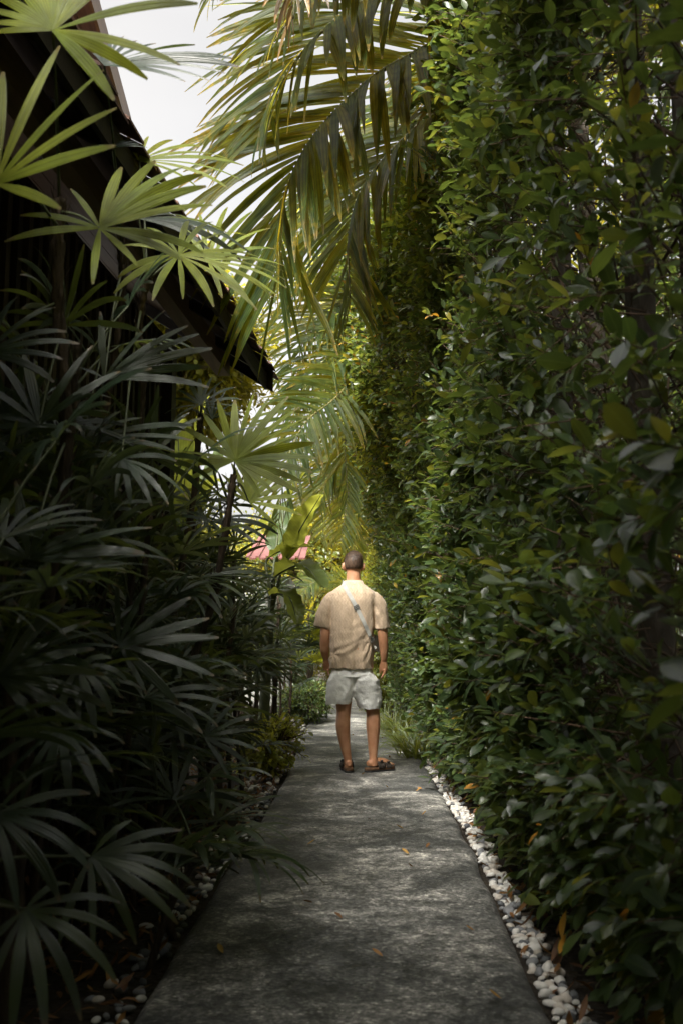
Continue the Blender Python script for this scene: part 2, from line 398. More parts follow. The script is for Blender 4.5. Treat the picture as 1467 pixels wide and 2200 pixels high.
def path():
    m, nt, nodes, links = new_mat('weathered_concrete')
    tc = nt.nodes.new('ShaderNodeTexCoord')
    def nz(scale, detail=6, rough=0.6, dist=0.0):
        n = N_(nt, 'ShaderNodeTexNoise', i_Scale=scale, i_Detail=detail, i_Roughness=rough, i_Distortion=dist)
        links.new(tc.outputs['Object'], n.inputs['Vector']); return n.outputs['Fac']
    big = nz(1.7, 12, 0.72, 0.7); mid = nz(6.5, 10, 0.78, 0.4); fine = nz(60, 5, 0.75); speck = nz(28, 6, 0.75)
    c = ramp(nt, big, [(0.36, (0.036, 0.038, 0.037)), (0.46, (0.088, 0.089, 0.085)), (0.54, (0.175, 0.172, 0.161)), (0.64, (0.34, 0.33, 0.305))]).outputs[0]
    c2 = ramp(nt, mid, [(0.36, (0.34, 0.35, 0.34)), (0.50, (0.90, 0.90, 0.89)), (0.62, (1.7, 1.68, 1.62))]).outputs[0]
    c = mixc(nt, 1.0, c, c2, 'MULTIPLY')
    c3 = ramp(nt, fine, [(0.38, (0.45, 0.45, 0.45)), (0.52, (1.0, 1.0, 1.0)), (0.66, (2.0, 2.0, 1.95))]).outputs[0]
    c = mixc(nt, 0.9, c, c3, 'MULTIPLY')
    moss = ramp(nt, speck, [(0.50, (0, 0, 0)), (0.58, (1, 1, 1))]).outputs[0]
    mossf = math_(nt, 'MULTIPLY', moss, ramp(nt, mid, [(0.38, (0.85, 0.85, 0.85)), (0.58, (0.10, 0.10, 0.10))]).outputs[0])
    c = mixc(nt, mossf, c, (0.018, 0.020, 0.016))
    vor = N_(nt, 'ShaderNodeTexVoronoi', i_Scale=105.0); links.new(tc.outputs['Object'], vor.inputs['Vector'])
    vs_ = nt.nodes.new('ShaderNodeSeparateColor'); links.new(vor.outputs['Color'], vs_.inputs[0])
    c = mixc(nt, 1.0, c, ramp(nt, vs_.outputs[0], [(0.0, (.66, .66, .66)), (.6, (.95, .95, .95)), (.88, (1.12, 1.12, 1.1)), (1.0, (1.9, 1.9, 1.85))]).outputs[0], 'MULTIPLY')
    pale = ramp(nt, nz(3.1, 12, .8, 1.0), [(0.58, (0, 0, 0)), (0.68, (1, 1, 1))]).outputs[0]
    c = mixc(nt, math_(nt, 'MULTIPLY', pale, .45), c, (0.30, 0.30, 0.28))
    pr = N_(nt, 'ShaderNodeBsdfPrincipled'); links.new(c, pr.inputs['Base Color'])
    rr = ramp(nt, mid, [(0.3, (0.5, 0.5, 0.5)), (0.7, (0.8, 0.8, 0.8))]).outputs[0]; links.new(rr, pr.inputs['Roughness'])
    h = math_(nt, 'ADD', math_(nt, 'MULTIPLY', fine, 0.5), math_(nt, 'ADD', math_(nt, 'MULTIPLY', mid, 1.0), math_(nt, 'MULTIPLY', speck, 0.6)))
    b = N_(nt, 'ShaderNodeBump', i_Strength=0.8, i_Distance=0.012); links.new(h, b.inputs['Height']); links.new(b.outputs[0], pr.inputs['Normal'])
    out = nt.nodes.new('ShaderNodeOutputMaterial'); links.new(pr.outputs[0], out.inputs[0])
    g = Geo()
    joints = [-6, 12.2, 14.6, 17.3, 20.5, 24, 31]
    prof = [(-.02, -.10), (-.012, -.012), (0.012, 0.0), (.05, .006)]
    for a, b_ in zip(joints[:-1], joints[1:]):
        n = max(4, int((b_ - a) / 0.15))
        ys = np.linspace(a + 0.006, b_ - 0.006, n)
        rows = []
        for y in ys:
            xl, xr = edge_x(PL, y), edge_x(PR, y)
            xl += 0.018 * noise.noise((y * 2.1, 1, 0)); xr += 0.018 * noise.noise((y * 2.1, 9, 0))
            row = [(xl + o, y, z) for o, z in prof]
            for t in np.linspace(0, 1, 9)[1:-1]:
                x = xl + .05 + (xr - xl - .1) * t
                row.append((x, y, .008 + .004 * noise.noise((x * 2, y * 2, 5))))
            row += [(xr - o, y, z) for o, z in reversed(prof)]
            rows.append(row)
        v = np.array(rows); ny, nx = v.shape[:2]
        idx = np.arange(ny * nx).reshape(ny, nx)
        q = np.stack([idx[:-1, :-1], idx[:-1, 1:], idx[1:, 1:], idx[1:, :-1]], -1).reshape(-1, 4)
        g.add(v.reshape(-1, 3), q)
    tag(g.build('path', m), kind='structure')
path()

# ------------------------------------------------------------------ timber house with tiled eave (left)
def house():
    h = empty('timber_house', (-2.2, 5.0, 0), 'dark timber house with vertical battens and tiled eave beside the path', 'house')
    e0 = Vector((-1.007, 3.3, 3.13)); e1 = Vector((-.587, 7.7, 3.13))
    dirv = (e1 - e0).normalized(); nx = Vector((-dirv.y, dirv.x, 0))     # nx points left, away from the path
    def Q(s, l, z):                       # s along the eave from its far end (negative = nearer), l to the left
        p = e1 + dirv * s + nx * l; return Vector((p.x, p.y, z))
    S0, S1 = -14.0, 0.0
    # wall boards and battens
    g = Geo()
    hull8(g, [Q(S0, .72, -.05), Q(-.45, .72, -.05), Q(-.45, .90, -.05), Q(S0, .90, -.05), Q(S0, .72, 3.35), Q(-.45, .72, 3.35), Q(-.45, .90, 3.35), Q(S0, .90, 3.35)])
    s = -.50
    while s > S0:
        wd = 0.045
        hull8(g, [Q(s - wd, .685, -.05), Q(s, .685, -.05), Q(s, .717, -.05), Q(s - wd, .717, -.05), Q(s - wd, .685, 3.3), Q(s, .685, 3.3), Q(s, .717, 3.3), Q(s - wd, .717, 3.3)], rnd=random.random())
        s -= 0.125
    # gable end wall
    hull8(g, [Q(-.47, .93, -.05), Q(-.452, .93, -.05), Q(-.452, 5.5, -.05), Q(-.47, 5.5, -.05), Q(-.47, .93, 3.4), Q(-.452, .93, 3.4), Q(-.452, 5.5, 5.6), Q(-.47, 5.5, 5.6)])
    wall = g.build('wall', M['wood_dark'], h, smooth=False)
    g = Geo()
    hull8(g, [Q(-.56, .62, -.05), Q(-.435, .62, -.05), Q(-.435, .682, -.05), Q(-.56, .682, -.05), Q(-.56, .62, 3.36), Q(-.435, .62, 3.36), Q(-.435, .682, 3.36), Q(-.56, .682, 3.36)])
    g.build('corner_post', M['wood_dark'], h, smooth=False)
    # roof: sloping slab (soffit boards below, clay tiles above)
    sl = math.tan(R(33))
    roof = Geo()
    L1 = 5.0
    nb = 26
    for k in range(nb):                  # soffit planks running along the eave
        a, b = L1 * k / nb + .004, L1 * (k + 1) / nb - .004
        hull8(roof, [Q(S0, a, 3.13 + a * sl), Q(S1, a, 3.13 + a * sl), Q(S1, b, 3.13 + b * sl), Q(S0, b, 3.13 + b * sl),
                     Q(S0, a, 3.155 + a * sl), Q(S1, a, 3.155 + a * sl), Q(S1, b, 3.155 + b * sl), Q(S0, b, 3.155 + b * sl)], rnd=random.random())
    ro = roof.build('roof', M['wood_soffit'], h, smooth=False)
    g = Geo()
    s = S0; kk = 0
    while s < S1 + .05:                  # pan tiles: each course edge juts out unevenly along the eave
        for c in range(11):
            a = -0.055 + c * .30 + random.uniform(-.010, .010) - (0.008 if kk % 2 else 0); b = a + .36
            z = .012 + (0.022 if kk % 2 else 0.0)
            t0, t1 = s, s + .215
            hull8(g, [Q(t0, a, 3.15 + a * sl + z + .03), Q(t1, a, 3.15 + a * sl + z + .03), Q(t1, b, 3.15 + b * sl + z), Q(t0, b, 3.15 + b * sl + z),
                      Q(t0, a, 3.165 + a * sl + z + .03), Q(t1, a, 3.165 + a * sl + z + .03), Q(t1, b, 3.165 + b * sl + z), Q(t0, b, 3.165 + b * sl + z)], rnd=random.random())
        s += .20; kk += 1
    g.build('roof_tiles', M['tile'], ro, smooth=False)
    # fascia under the eave, purlin beam (paler) and gable barge board
    g = Geo()
    hull8(g, [Q(S0, .0, 3.03), Q(S1 + .02, .0, 3.03), Q(S1 + .02, .025, 3.03), Q(S0, .025, 3.03), Q(S0, .0, 3.125), Q(S1 + .02, .0, 3.125), Q(S1 + .02, .025, 3.125), Q(S0, .025, 3.125)])
    g.build('fascia', M['wood_dark'], h, smooth=False)
    g = Geo()
    hull8(g, [Q(S0, .30, 3.14), Q(S1 - .02, .30, 3.14), Q(S1 - .02, .40, 3.14), Q(S0, .40, 3.14), Q(S0, .30, 3.30), Q(S1 - .02, .30, 3.30), Q(S1 - .02, .40, 3.34), Q(S0, .40, 3.34)])
    g.build('purlin', M['wood_fascia'], h, smooth=False)
    g = Geo()
    hull8(g, [Q(S1 + .003, -.04, 3.01), Q(S1 + .035, -.04, 3.01), Q(S1 + .035, L1, 3.01 + L1 * sl), Q(S1 + .003, L1, 3.01 + L1 * sl), Q(S1 + .003, -.04, 3.20), Q(S1 + .035, -.04, 3.20), Q(S1 + .035, L1, 3.2 + L1 * sl), Q(S1 + .003, L1, 3.2 + L1 * sl)])
    g.build('barge_board', M['wood_dark'], h, smooth=False)
    s = -.5
    while s > S0:                        # rafter tails
        g = Geo()
        hull8(g, [Q(s - .05, .03, 3.06), Q(s, .03, 3.06), Q(s, .7, 3.06 + .66 * sl), Q(s - .05, .7, 3.06 + .66 * sl), Q(s - .05, .03, 3.145), Q(s, .03, 3.145), Q(s, .7, 3.125 + .7 * sl), Q(s - .05, .7, 3.125 + .7 * sl)])
        g.build('rafter', M['wood_dark'], ro, smooth=False)
        s -= .8
    # upper storey eave: brown boarded soffit
    u0 = Vector((-1.80, 5.5, 5.9)); u1 = Vector((-2.03, 9.0, 5.9))
    dv = (u1 - u0).normalized(); un = Vector((-dv.y, dv.x, 0))
    def U(s, l, z):
        p = u1 + dv * s + un * l; return Vector((p.x, p.y, z))
    g = Geo()
    for k in range(5):
        a, b = .03 + k * .16, .03 + k * .16 + .154
        hull8(g, [U(-2.5, a, 5.9 + a * .5), U(0, a, 5.9 + a * .5), U(0, b, 5.9 + b * .5), U(-2.5, b, 5.9 + b * .5), U(-2.5, a, 5.93 + a * .5), U(0, a, 5.93 + a * .5), U(0, b, 5.93 + b * .5), U(-2.5, b, 5.93 + b * .5)], rnd=random.random())
    hull8(g, [U(-2.5, 0, 5.86), U(.02, 0, 5.86), U(.02, .027, 5.86), U(-2.5, .027, 5.86), U(-2.5, 0, 6.08), U(.02, 0, 6.08), U(.02, .027, 6.08), U(-2.5, .027, 6.08)])
    for a, b in ((.03, 2.6),):
        hull8(g, [U(-2.5, a, 6.0 + a * .5), U(0, a, 6.0 + a * .5), U(0, b, 6.0 + b * .5), U(-2.5, b, 6.0 + b * .5), U(-2.5, a, 6.06 + a * .5), U(0, a, 6.06 + a * .5), U(0, b, 6.06 + b * .5), U(-2.5, b, 6.06 + b * .5)])
    g.build('upper_roof', M['wood_fascia'], h, smooth=False)
    g = Geo()
    hull8(g, [U(-2.5, .85, 3.6), U(-.4, .85, 3.6), U(-.4, 3, 3.6), U(-2.5, 3, 3.6), U(-2.5, .85, 6.33), U(-.4, .85, 6.33), U(-.4, 3, 7), U(-2.5, 3, 7)])
    g.build('upper_wall', M['wood_dark'], h, smooth=False)
house()

def far_house():
    h = empty('red_roofed_house', (-1.95, 20.5, 0), 'distant low house with a faded red ribbed metal roof', 'house')
    g = Geo(); boxes(g, (-2.9, 19.2, -.05), (-1.0, 22, 2.4)); g.build('wall', M['plaster'], h, smooth=False)
    g = Geo()
    a, b = P(420, 1195, 18.2), P(668, 1195, 18.2)
    x0, x1, z0 = P(528, 1190, 18.2).x, P(655, 1190, 18.2).x, a.z - .05
    n = 18
    for k in range(n):                   # ribbed sheets rising away from the path's end
        xa = x0 + (x1 - x0) * k / n; xb = x0 + (x1 - x0) * (k + 1) / n
        dz = .035 if k % 3 == 0 else 0
        hull8(g, [(xa, 18.3, z0 + dz), (xb, 18.3, z0 + dz), (xb, 21.6, z0 + .80 + dz), (xa, 21.6, z0 + .80 + dz),
                  (xa, 18.3, z0 + .03 + dz), (xb, 18.3, z0 + .03 + dz), (xb, 21.6, z0 + .83 + dz), (xa, 21.6, z0 + .83 + dz)])
    ro = g.build('roof', M['red_roof'], h, smooth=False)
    g = Geo(); boxes(g, (-2.4, 19.17, .9), (-1.6, 19.19, 1.9))
    g.build('window', M['wood_dark'], h, smooth=False)
far_house()
# ------------------------------------------------------------------ lady palms (fan leaves on fibrous canes)
FAN_PROF = [.22, .48, .72, .90, 1.0, 1.0, .93, .80, .60, .22]
FAN_PLEAT = [0.02, .16, -.05, .16, 0.02]
def fan_leaf(parent, hub, root, ex, ey, spec, mat, width=.036, droop=.5, cup=.25, stem_r=.0042):
    """one fan: leaflets given as (angle deg, length m) in the plane (ex, ey), on a petiole from root"""
    g = Geo()
    hub = np.array(hub); ex = nrm(np.array(ex, float)); ey = nrm(np.array(ey, float))
    n = nrm(np.cross(ex, ey)); ey = np.cross(n, ex)
    ang = np.array([R(a) for a, _ in spec]); L = np.array([l for _, l in spec])
    d = np.cos(ang)[:, None] * ex + np.sin(ang)[:, None] * ey
    nn = n[None] + np.cross(n, d) * rng.normal(0, .22, (len(ang), 1))
    d = d + n[None] * cup
    wv = width * rng.uniform(.82, 1.12, len(ang)) * np.clip(L / .26, .6, 1.15) * .80
    ribbons(g, np.repeat(hub[None], len(ang), 0), d, nn, L, wv, FAN_PROF, across=5, pleat=FAN_PLEAT,
            droop=droop * rng.uniform(.7, 1.35, len(ang)), curl=-cup * .9, rnd=rng.random(len(ang)) * .7 + rng.random() * .3, twist=rng.normal(0, .35, len(ang)))
    me = g.mesh('fan_leaf')
    o = link('fan_leaf', me, mat, parent)
    g = Geo()
    root = np.array(root)
    mid = (root + hub) / 2 + np.array([0, 0, .12 * np.linalg.norm(hub - root)]) * .5
    pts = curve_pts([root, mid, hub], 8)
    tubes(g, pts, np.linspace(stem_r * 1.25, stem_r * .8, 8), seg=5, cap=False)
    link('petiole', g.mesh('petiole'), M['petiole'], o)
    return o

def cane(parent, pts, r, hairy=True):
    g = Geo()
    n = max(8, int(np.sum(np.linalg.norm(np.diff(np.array([tuple(p) for p in pts]), axis=0), axis=1)) / .035))
    c = curve_pts(pts, n)
    rr = r * (1 + .16 * rng.normal(0, 1, n).clip(-1.5, 1.5)) * np.linspace(1.15, .9, n)
    tubes(g, c, rr, seg=8)
    if hairy:                               # torn leaf sheaths and stubs clinging to the cane
        k = int(n * 2.6)
        i = rng.integers(1, n - 1, k); a = rng.uniform(0, 2 * np.pi, k)
        o = np.stack([np.cos(a), np.sin(a), np.zeros(k)], 1)
        base = c[i] + o * (rr[i] * .85)[:, None]
        ribbons(g, base, o * .45 + np.array([0, 0, 1.0]), o, rng.uniform(.03, .10, k), rng.uniform(.004, .012, k), [1, .9, .6, .15], across=2, curl=rng.uniform(-.6, .2, k), rnd=rng.random(k))
    link('cane', g.mesh('cane'), M['cane'], parent)
    return c

RIGHT, UP, FWD = np.array([1.0, 0, 0]), np.array([0, 0, 1.0]), np.array([0, 1.0, 0])
def view_basis(tilt, yaw, roll=0):
    """fan plane facing the path: ex to the right, ey up, leaning away by tilt and turned by yaw (deg)"""
    t, y = R(tilt), R(yaw)
    ex = RIGHT * math.cos(y) + FWD * math.sin(y)
    fw = -RIGHT * math.sin(y) + FWD * math.cos(y)
    ey = UP * math.cos(t) + fw * math.sin(t)
    return ex, ey

def hero(parent, px, py, d, root, spec, mat, tilt=25, yaw=0, droop=.35, width=.036, cup=.12, scale=1.0):
    hub = P(px, py, d)
    m_px = d / (cP - (1100 - py) / FPX * sP) / FPX
    ex, ey = view_basis(tilt, yaw)
    sp = [(a, l * m_px * scale * (1 + .12 * abs(math.sin(R(a))) * (1 / max(.5, math.cos(R(tilt))) - 1))) for a, l in spec]
    return fan_leaf(parent, hub, root, ex, ey, sp, M[mat], width=width, droop=droop, cup=cup)

# tall clump nearest the camera
pa = empty('lady_palm', (-.86, 2.85, 0), 'tallest lady palm, thick fibrous cane and yellow-green fans against the sky above the eave', 'palm', 'lady palms along the left of the path')
ca = cane(pa, [(-.93, 2.95, -.05), (-.89, 2.9, .7), P(140, 1000, 2.85), P(125, 640, 2.85), P(128, 430, 2.85)], .019)
top = ca[-1]
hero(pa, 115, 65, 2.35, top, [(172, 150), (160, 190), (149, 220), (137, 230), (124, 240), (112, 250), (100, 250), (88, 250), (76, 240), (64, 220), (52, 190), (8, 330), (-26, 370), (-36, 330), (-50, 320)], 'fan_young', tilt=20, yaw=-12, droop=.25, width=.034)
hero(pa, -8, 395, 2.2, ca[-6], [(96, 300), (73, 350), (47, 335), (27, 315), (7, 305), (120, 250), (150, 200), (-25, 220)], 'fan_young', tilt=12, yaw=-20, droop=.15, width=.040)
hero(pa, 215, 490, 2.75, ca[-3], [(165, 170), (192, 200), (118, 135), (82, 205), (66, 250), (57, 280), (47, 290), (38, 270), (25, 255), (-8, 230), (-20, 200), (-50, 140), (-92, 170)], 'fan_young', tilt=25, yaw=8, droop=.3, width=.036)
hero(pa, 85, 912, 2.7, ca[-22], [(165, 180), (140, 200), (120, 210), (105, 200), (68, 225), (44, 210), (185, 130), (-8, 75), (210, 120)], 'fan_grey', tilt=20, yaw=0, droop=.25)
hero(pa, 62, 1200, 2.55, ca[-32], [(160, 170), (135, 190), (105, 200), (76, 175), (60, 165), (36, 160), (22, 270), (8, 250), (-2, 220), (178, 160)], 'fan', tilt=22, droop=.3, width=.038)
hero(pa, -30, 760, 2.6, ca[-18], [(60, 200), (38, 180), (20, 200), (2, 170), (-18, 180), (85, 200), (110, 150)], 'fan_grey', tilt=30, droop=.5)

# second tall clump behind it, against the wall
pb = empty('lady_palm', (-1.0, 3.9, 0), 'lady palm before the battened wall with drooping dark fans under the eave', 'palm', 'lady palms along the left of the path')
cb = cane(pb, [(-1.05, 3.9, -.05), (-.98, 3.9, .9), P(300, 900, 3.8), P(300, 700, 3.8), P(318, 600, 3.75)], .016)
cb2 = cane(pb, [(-1.15, 4.1, -.05), (-1.1, 4.1, 1.0), P(255, 700, 4.0), P(262, 520, 4.0)], .015)
hero(pb, 225, 140, 3.3, cb2[-1], [(118, 70), (104, 100), (92, 115), (82, 125), (68, 120), (45, 130), (24, 200), (12, 240), (5, 280), (-2, 300), (-8, 280), (-14, 260), (-20, 210)], 'fan_grey', tilt=30, yaw=-5, droop=.35, width=.028)
hero(pb, 241, 318, 3.9, cb2[-2], [(150, 60), (125, 60), (105, 62), (88, 64), (70, 66), (55, 66), (35, 60), (10, 80)], 'fan_grey', tilt=45, droop=.3, width=.03)
hero(pb, 385, 548, 3.5, cb[-1], [(222, 190), (205, 150), (248, 160), (275, 150), (298, 175), (318, 235), (340, 230), (355, 245), (4, 230), (15, 200), (84, 165), (70, 180), (50, 200), (115, 150), (135, 150), (160, 130)], 'fan_young', tilt=35, yaw=10, droop=.55, width=.030)
hero(pb, 300, 470, 3.7, cb[-2], [(20, 200), (8, 240), (-6, 260), (-18, 240), (40, 170), (60, 150), (100, 120), (-34, 200)], 'fan', tilt=50, yaw=15, droop=.7, width=.03)
hero(pb, 225, 812, 3.0, cb2[-14], [(152, 60), (98, 165), (58, 205), (40, 215), (31, 225), (21, 240), (9, 225), (-1, 230), (-140, 90)], 'fan_grey', tilt=15, yaw=0, droop=.22, width=.032)
hero(pb, 178, 948, 3.3, cb2[-20], [(62, 130), (45, 150), (22, 240), (9, 235), (0, 200), (-6, 210), (100, 110)], 'fan', tilt=40, yaw=5, droop=.3, width=.028)
hero(pb, 262, 985, 3.0, cb[-14], [(-88, 110), (-70, 130), (-52, 150), (-40, 170), (-25, 190), (10, 120), (170, 120), (150, 110), (-110, 100)], 'fan_grey', tilt=35, droop=.7, width=.03)

hero(pb, 300, 345, 4.2, cb[-1], [(150, 90), (112, 100), (86, 115), (62, 125), (42, 155), (24, 200), (10, 225), (-4, 235), (-15, 210), (-30, 160)], 'fan_young', tilt=35, yaw=6, droop=.45, width=.030)
hero(pb, 448, 560, 4.7, cb[-1], [(140, 120), (118, 135), (100, 155), (81, 195), (64, 190), (47, 175), (27, 150), (6, 165), (-14, 185), (-30, 185), (-50, 150), (-72, 120)], 'fan_young', tilt=28, yaw=4, droop=.4, width=.030)

# bright backlit clump beside the path
pc = empty('lady_palm', (-.62, 4.5, 0), 'lady palm with a big bright star-shaped backlit fan on a dark leaning cane', 'palm', 'lady palms along the left of the path')
cc = cane(pc, [(-.80, 4.55, -.05), P(395, 1500, 4.5), P(455, 1300, 4.45), P(487, 1130, 4.4), P(503, 1020, 4.4)], .0165)
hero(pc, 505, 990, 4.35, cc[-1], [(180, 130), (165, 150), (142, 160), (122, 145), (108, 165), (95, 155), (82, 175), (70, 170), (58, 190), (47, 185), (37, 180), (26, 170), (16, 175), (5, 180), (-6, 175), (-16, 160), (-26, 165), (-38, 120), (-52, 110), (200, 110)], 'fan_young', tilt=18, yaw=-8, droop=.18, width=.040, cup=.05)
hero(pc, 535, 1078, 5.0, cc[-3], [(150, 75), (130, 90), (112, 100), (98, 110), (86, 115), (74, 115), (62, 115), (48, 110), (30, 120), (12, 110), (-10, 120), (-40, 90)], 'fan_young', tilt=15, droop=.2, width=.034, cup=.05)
hero(pc, 455, 1120, 4.6, cc[-8], [(160, 110), (185, 130), (205, 120), (140, 90), (20, 150), (2, 150), (-14, 140), (-30, 120), (-60, 110), (-90, 100), (-120, 110)], 'fan_grey', tilt=50, droop=.7, width=.03)
hero(pc, 430, 1240, 4.4, cc[-14], [(30, 150), (15, 170), (2, 180), (-12, 160), (-30, 140), (160, 140), (185, 130), (60, 100), (-60, 120)], 'fan', tilt=55, droop=.7, width=.03)
pd = empty('lady_palm', (-.82, 5.3, 0), 'lady palm with a ragged dark cane standing just beyond the house corner', 'palm', 'lady palms along the left of the path')
cd_ = cane(pd, [(-.95, 5.4, -.05), (-.92, 5.35, .9), P(418, 1060, 5.2), P(425, 960, 5.2), P(432, 890, 5.2)], .017)
hero(pd, 432, 870, 5.1, cd_[-1], [(150, 70), (130, 85), (112, 100), (97, 110), (84, 105), (70, 115), (52, 100), (25, 90), (0, 90), (-20, 80), (190, 80), (215, 70)], 'fan_grey', tilt=40, droop=.4, width=.03)
hero(pd, 455, 900, 5.6, cd_[-2], [(150, 60), (125, 75), (105, 80), (88, 80), (70, 80), (45, 75), (20, 70)], 'fan_grey', tilt=20, droop=.25, width=.028)
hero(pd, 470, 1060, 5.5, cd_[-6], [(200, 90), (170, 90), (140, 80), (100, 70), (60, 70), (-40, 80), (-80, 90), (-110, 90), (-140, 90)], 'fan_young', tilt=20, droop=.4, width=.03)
hero(pd, 420, 1080, 5.4, cd_[-7], [(160, 90), (120, 80), (80, 80), (40, 90), (10, 100), (-20, 100), (-60, 90), (-100, 90), (-150, 90)], 'fan', tilt=30, droop=.5, width=.03)

# low near clump
pe = empty('lady_palm', (-.80, 2.6, 0), 'low dark lady palm with open glossy fans above the pebbles at the front', 'palm', 'lady palms along the left of the path')
ce = cane(pe, [(-.86, 2.7, -.05), (-.85, 2.65, .5), (-.86, 2.6, .95)], .016)
ce2 = cane(pe, [(-.98, 3.3, -.05), (-.95, 3.3, .6), (-.88, 3.25, .9)], .014)
hero(pe, 256, 1385, 3.0, ce2[-1], [(97, 150), (72, 145), (38, 182), (19, 200), (7, 215), (-15, 220), (-42, 190), (-56, 130), (122, 110), (150, 90)], 'fan_grey', tilt=18, yaw=0, droop=.12, width=.036, cup=.05)
hero(pe, -5, 1455, 2.35, ce[-1], [(80, 200), (60, 225), (44, 225), (25, 210), (9, 230), (-8, 250), (-22, 240), (-40, 180)], 'fan', tilt=25, droop=.45, width=.036)
hero(pe, 165, 1432, 2.5, ce[-2], [(-40, 150), (-60, 180), (-75, 150), (-95, 150), (-20, 130), (5, 120), (160, 120), (190, 120), (40, 80)], 'fan', tilt=45, droop=.9, width=.036)
hero(pe, 130, 1565, 2.3, ce[-6], [(-35, 170), (-52, 200), (-70, 200), (-88, 200), (-105, 190), (-125, 190), (-150, 170), (0, 150), (180, 150)], 'fan_grey', tilt=50, droop=.7, width=.036)
hero(pe, 440, 1585, 3.6, ce2[-5], [(80, 110), (58, 110), (35, 120), (14, 110), (-8, 125), (-28, 120), (-55, 110), (120, 110), (160, 110)], 'fan_grey', tilt=35, droop=.35, width=.03)
hero(pe, 310, 1500, 3.3, ce2[-3], [(70, 110), (45, 130), (20, 170), (4, 190), (-12, 180), (-30, 160), (120, 110)], 'fan', tilt=50, droop=.6, width=.03)
pf = empty('lady_palm', (-.72, 1.85, 0), 'lady palm at the bottom corner with long dark drooping leaflets over the pebbles', 'palm', 'lady palms along the left of the path')
cf = cane(pf, [(-.84, 2.0, -.05), (-.83, 1.98, .3), (-.82, 1.95, .55)], .015)
hero(pf, 55, 1955, 1.95, cf[-3], [(20, 200), (-5, 230), (-25, 260), (-45, 270), (-62, 260), (-80, 250), (-100, 250), (-125, 220), (160, 180), (60, 120)], 'fan', tilt=50, droop=.8, width=.032)
hero(pf, 195, 1840, 2.25, cf[-2], [(28, 200), (12, 230), (-2, 240), (-15, 250), (-30, 250), (-50, 220), (-75, 200), (-100, 190), (60, 120), (150, 150)], 'fan', tilt=45, droop=.6, width=.032)
hero(pf, -10, 1750, 2.0, cf[-1], [(25, 200), (5, 230), (-15, 250), (-38, 250), (-60, 230), (60, 170), (-85, 220)], 'fan_grey', tilt=40, droop=.6, width=.034)

def clump(x, y, h, ncane, label, nleaf=9, mats=('fan', 'fan_grey'), L=.28, group='lady palms along the left of the path', wleaf=.027, parts=True):
    p = empty('lady_palm', (x, y, 0), label, 'palm', group)
    for c in range(ncane):
        bx, by = x + random.uniform(-.14, .14), y + random.uniform(-.22, .22)
        hh = h * random.uniform(.62, 1.0)
        tx, ty = bx + random.uniform(-.10, .16), by + random.uniform(-.15, .15)
        cpts = cane(p, [(bx, by, -.05), ((bx + tx) / 2 + random.uniform(-.04, .04), (by + ty) / 2, hh * .5), (tx, ty, hh)], random.uniform(.011, .016), hairy=parts)
        K = len(cpts)
        a0 = random.uniform(0, 6.28)
        for k in range(nleaf):
            a = a0 + k * 2.4
            f = random.uniform(.45, 1.0)
            root = cpts[min(K - 1, int(f * (K - 1)))]
            el = R(random.uniform(10, 65)) if f < .9 else R(random.uniform(40, 85))
            dv = np.array([math.cos(a) * math.cos(el), math.sin(a) * math.cos(el), math.sin(el)])
            pl = random.uniform(.16, .36)
            hub = root + dv * pl
            if hub[0] < x - .55: hub[0] = x - .55
            ex = nrm(np.cross(dv, UP) + 1e-4)
            ey = nrm(dv * .9 + UP * random.uniform(-.35, .1))
            nl = random.randint(8, 13)
            spec = [(90 + (i - (nl - 1) / 2) * random.uniform(19, 24) + random.uniform(-4, 4), L * random.uniform(.75, 1.1)) for i in range(nl)]
            fan_leaf(p, hub, root, ex, ey, spec, M[random.choice(mats)], width=wleaf, droop=random.uniform(.35, .95), cup=random.uniform(.05, .3))
    return p

for a in [
    (-.98, 3.35, 1.15, 3, 'lady palm of middle height between the tall front cane and the wall'),
    (-1.15, 2.75, 1.6, 3, 'shaded lady palm pressed to the frame edge behind the thick cane'),
    (-.90, 4.05, .95, 3, 'knee-high lady palm spreading glossy fans above the dark bed'),
    (-1.22, 4.9, 1.5, 3, 'lady palm standing closest to the battened wall'),
    (-.78, 5.6, 1.25, 3, 'lady palm with thin shiny leaflets leaning over the path edge'),
    (-.95, 6.5, 1.65, 3, 'lady palm screening the house corner post'),
    (-.80, 7.3, 1.25, 3, 'lady palm with fans level with the man\'s shirt hem'),
    (-1.05, 8.4, 1.75, 3, 'lady palm clump below the end of the eave'),
    (-.85, 9.6, 1.35, 3, 'lady palm clump beside the banana leaves'),
    (-.68, 3.45, .50, 2, 'short lady palm tuft nearest the pebbles on the left'),
    (-.74, 6.3, .62, 2, 'short lady palm tuft by the grey rounded pebbles'),
    (-1.25, 7.9, 2.1, 3, 'tall lady palm filling the gap between the house corner and the banana'),
    (-1.1, 6.0, 1.1, 3, 'dark lady palm hugging the house corner foot'),
    (-1.28, 4.3, 2.25, 3, 'tall shaded lady palm whose fans reach the soffit before the battens'),
    (-1.15, 5.5, 2.35, 3, 'tall lady palm hiding the far half of the battened wall'),
    (-1.05, 3.0, 2.0, 3, 'tall shaded lady palm right behind the tallest thick cane'),
    (-.80, 6.9, 2.0, 3, 'slim lady palm rising in front of the corner post towards the eave tip'),
    (-1.0, 2.3, 1.3, 3, 'lady palm cut by the frame edge above the bottom corner fans'),
    (-.92, 3.7, 1.55, 3, 'lady palm filling the dark space under the drooping fans'),
    (-.86, 5.0, .8, 3, 'low lady palm under the leaning cane of the star-shaped fan'),
]:
    clump(*a, nleaf=9)
clump(-.80, 10.4, 1.7, 3, 'dark lady palm between the banana paddles and the path', nleaf=9)
clump(-.78, 12.4, 1.7, 3, 'dark lady palm level with the man\'s elbow behind the banana plant', nleaf=9)
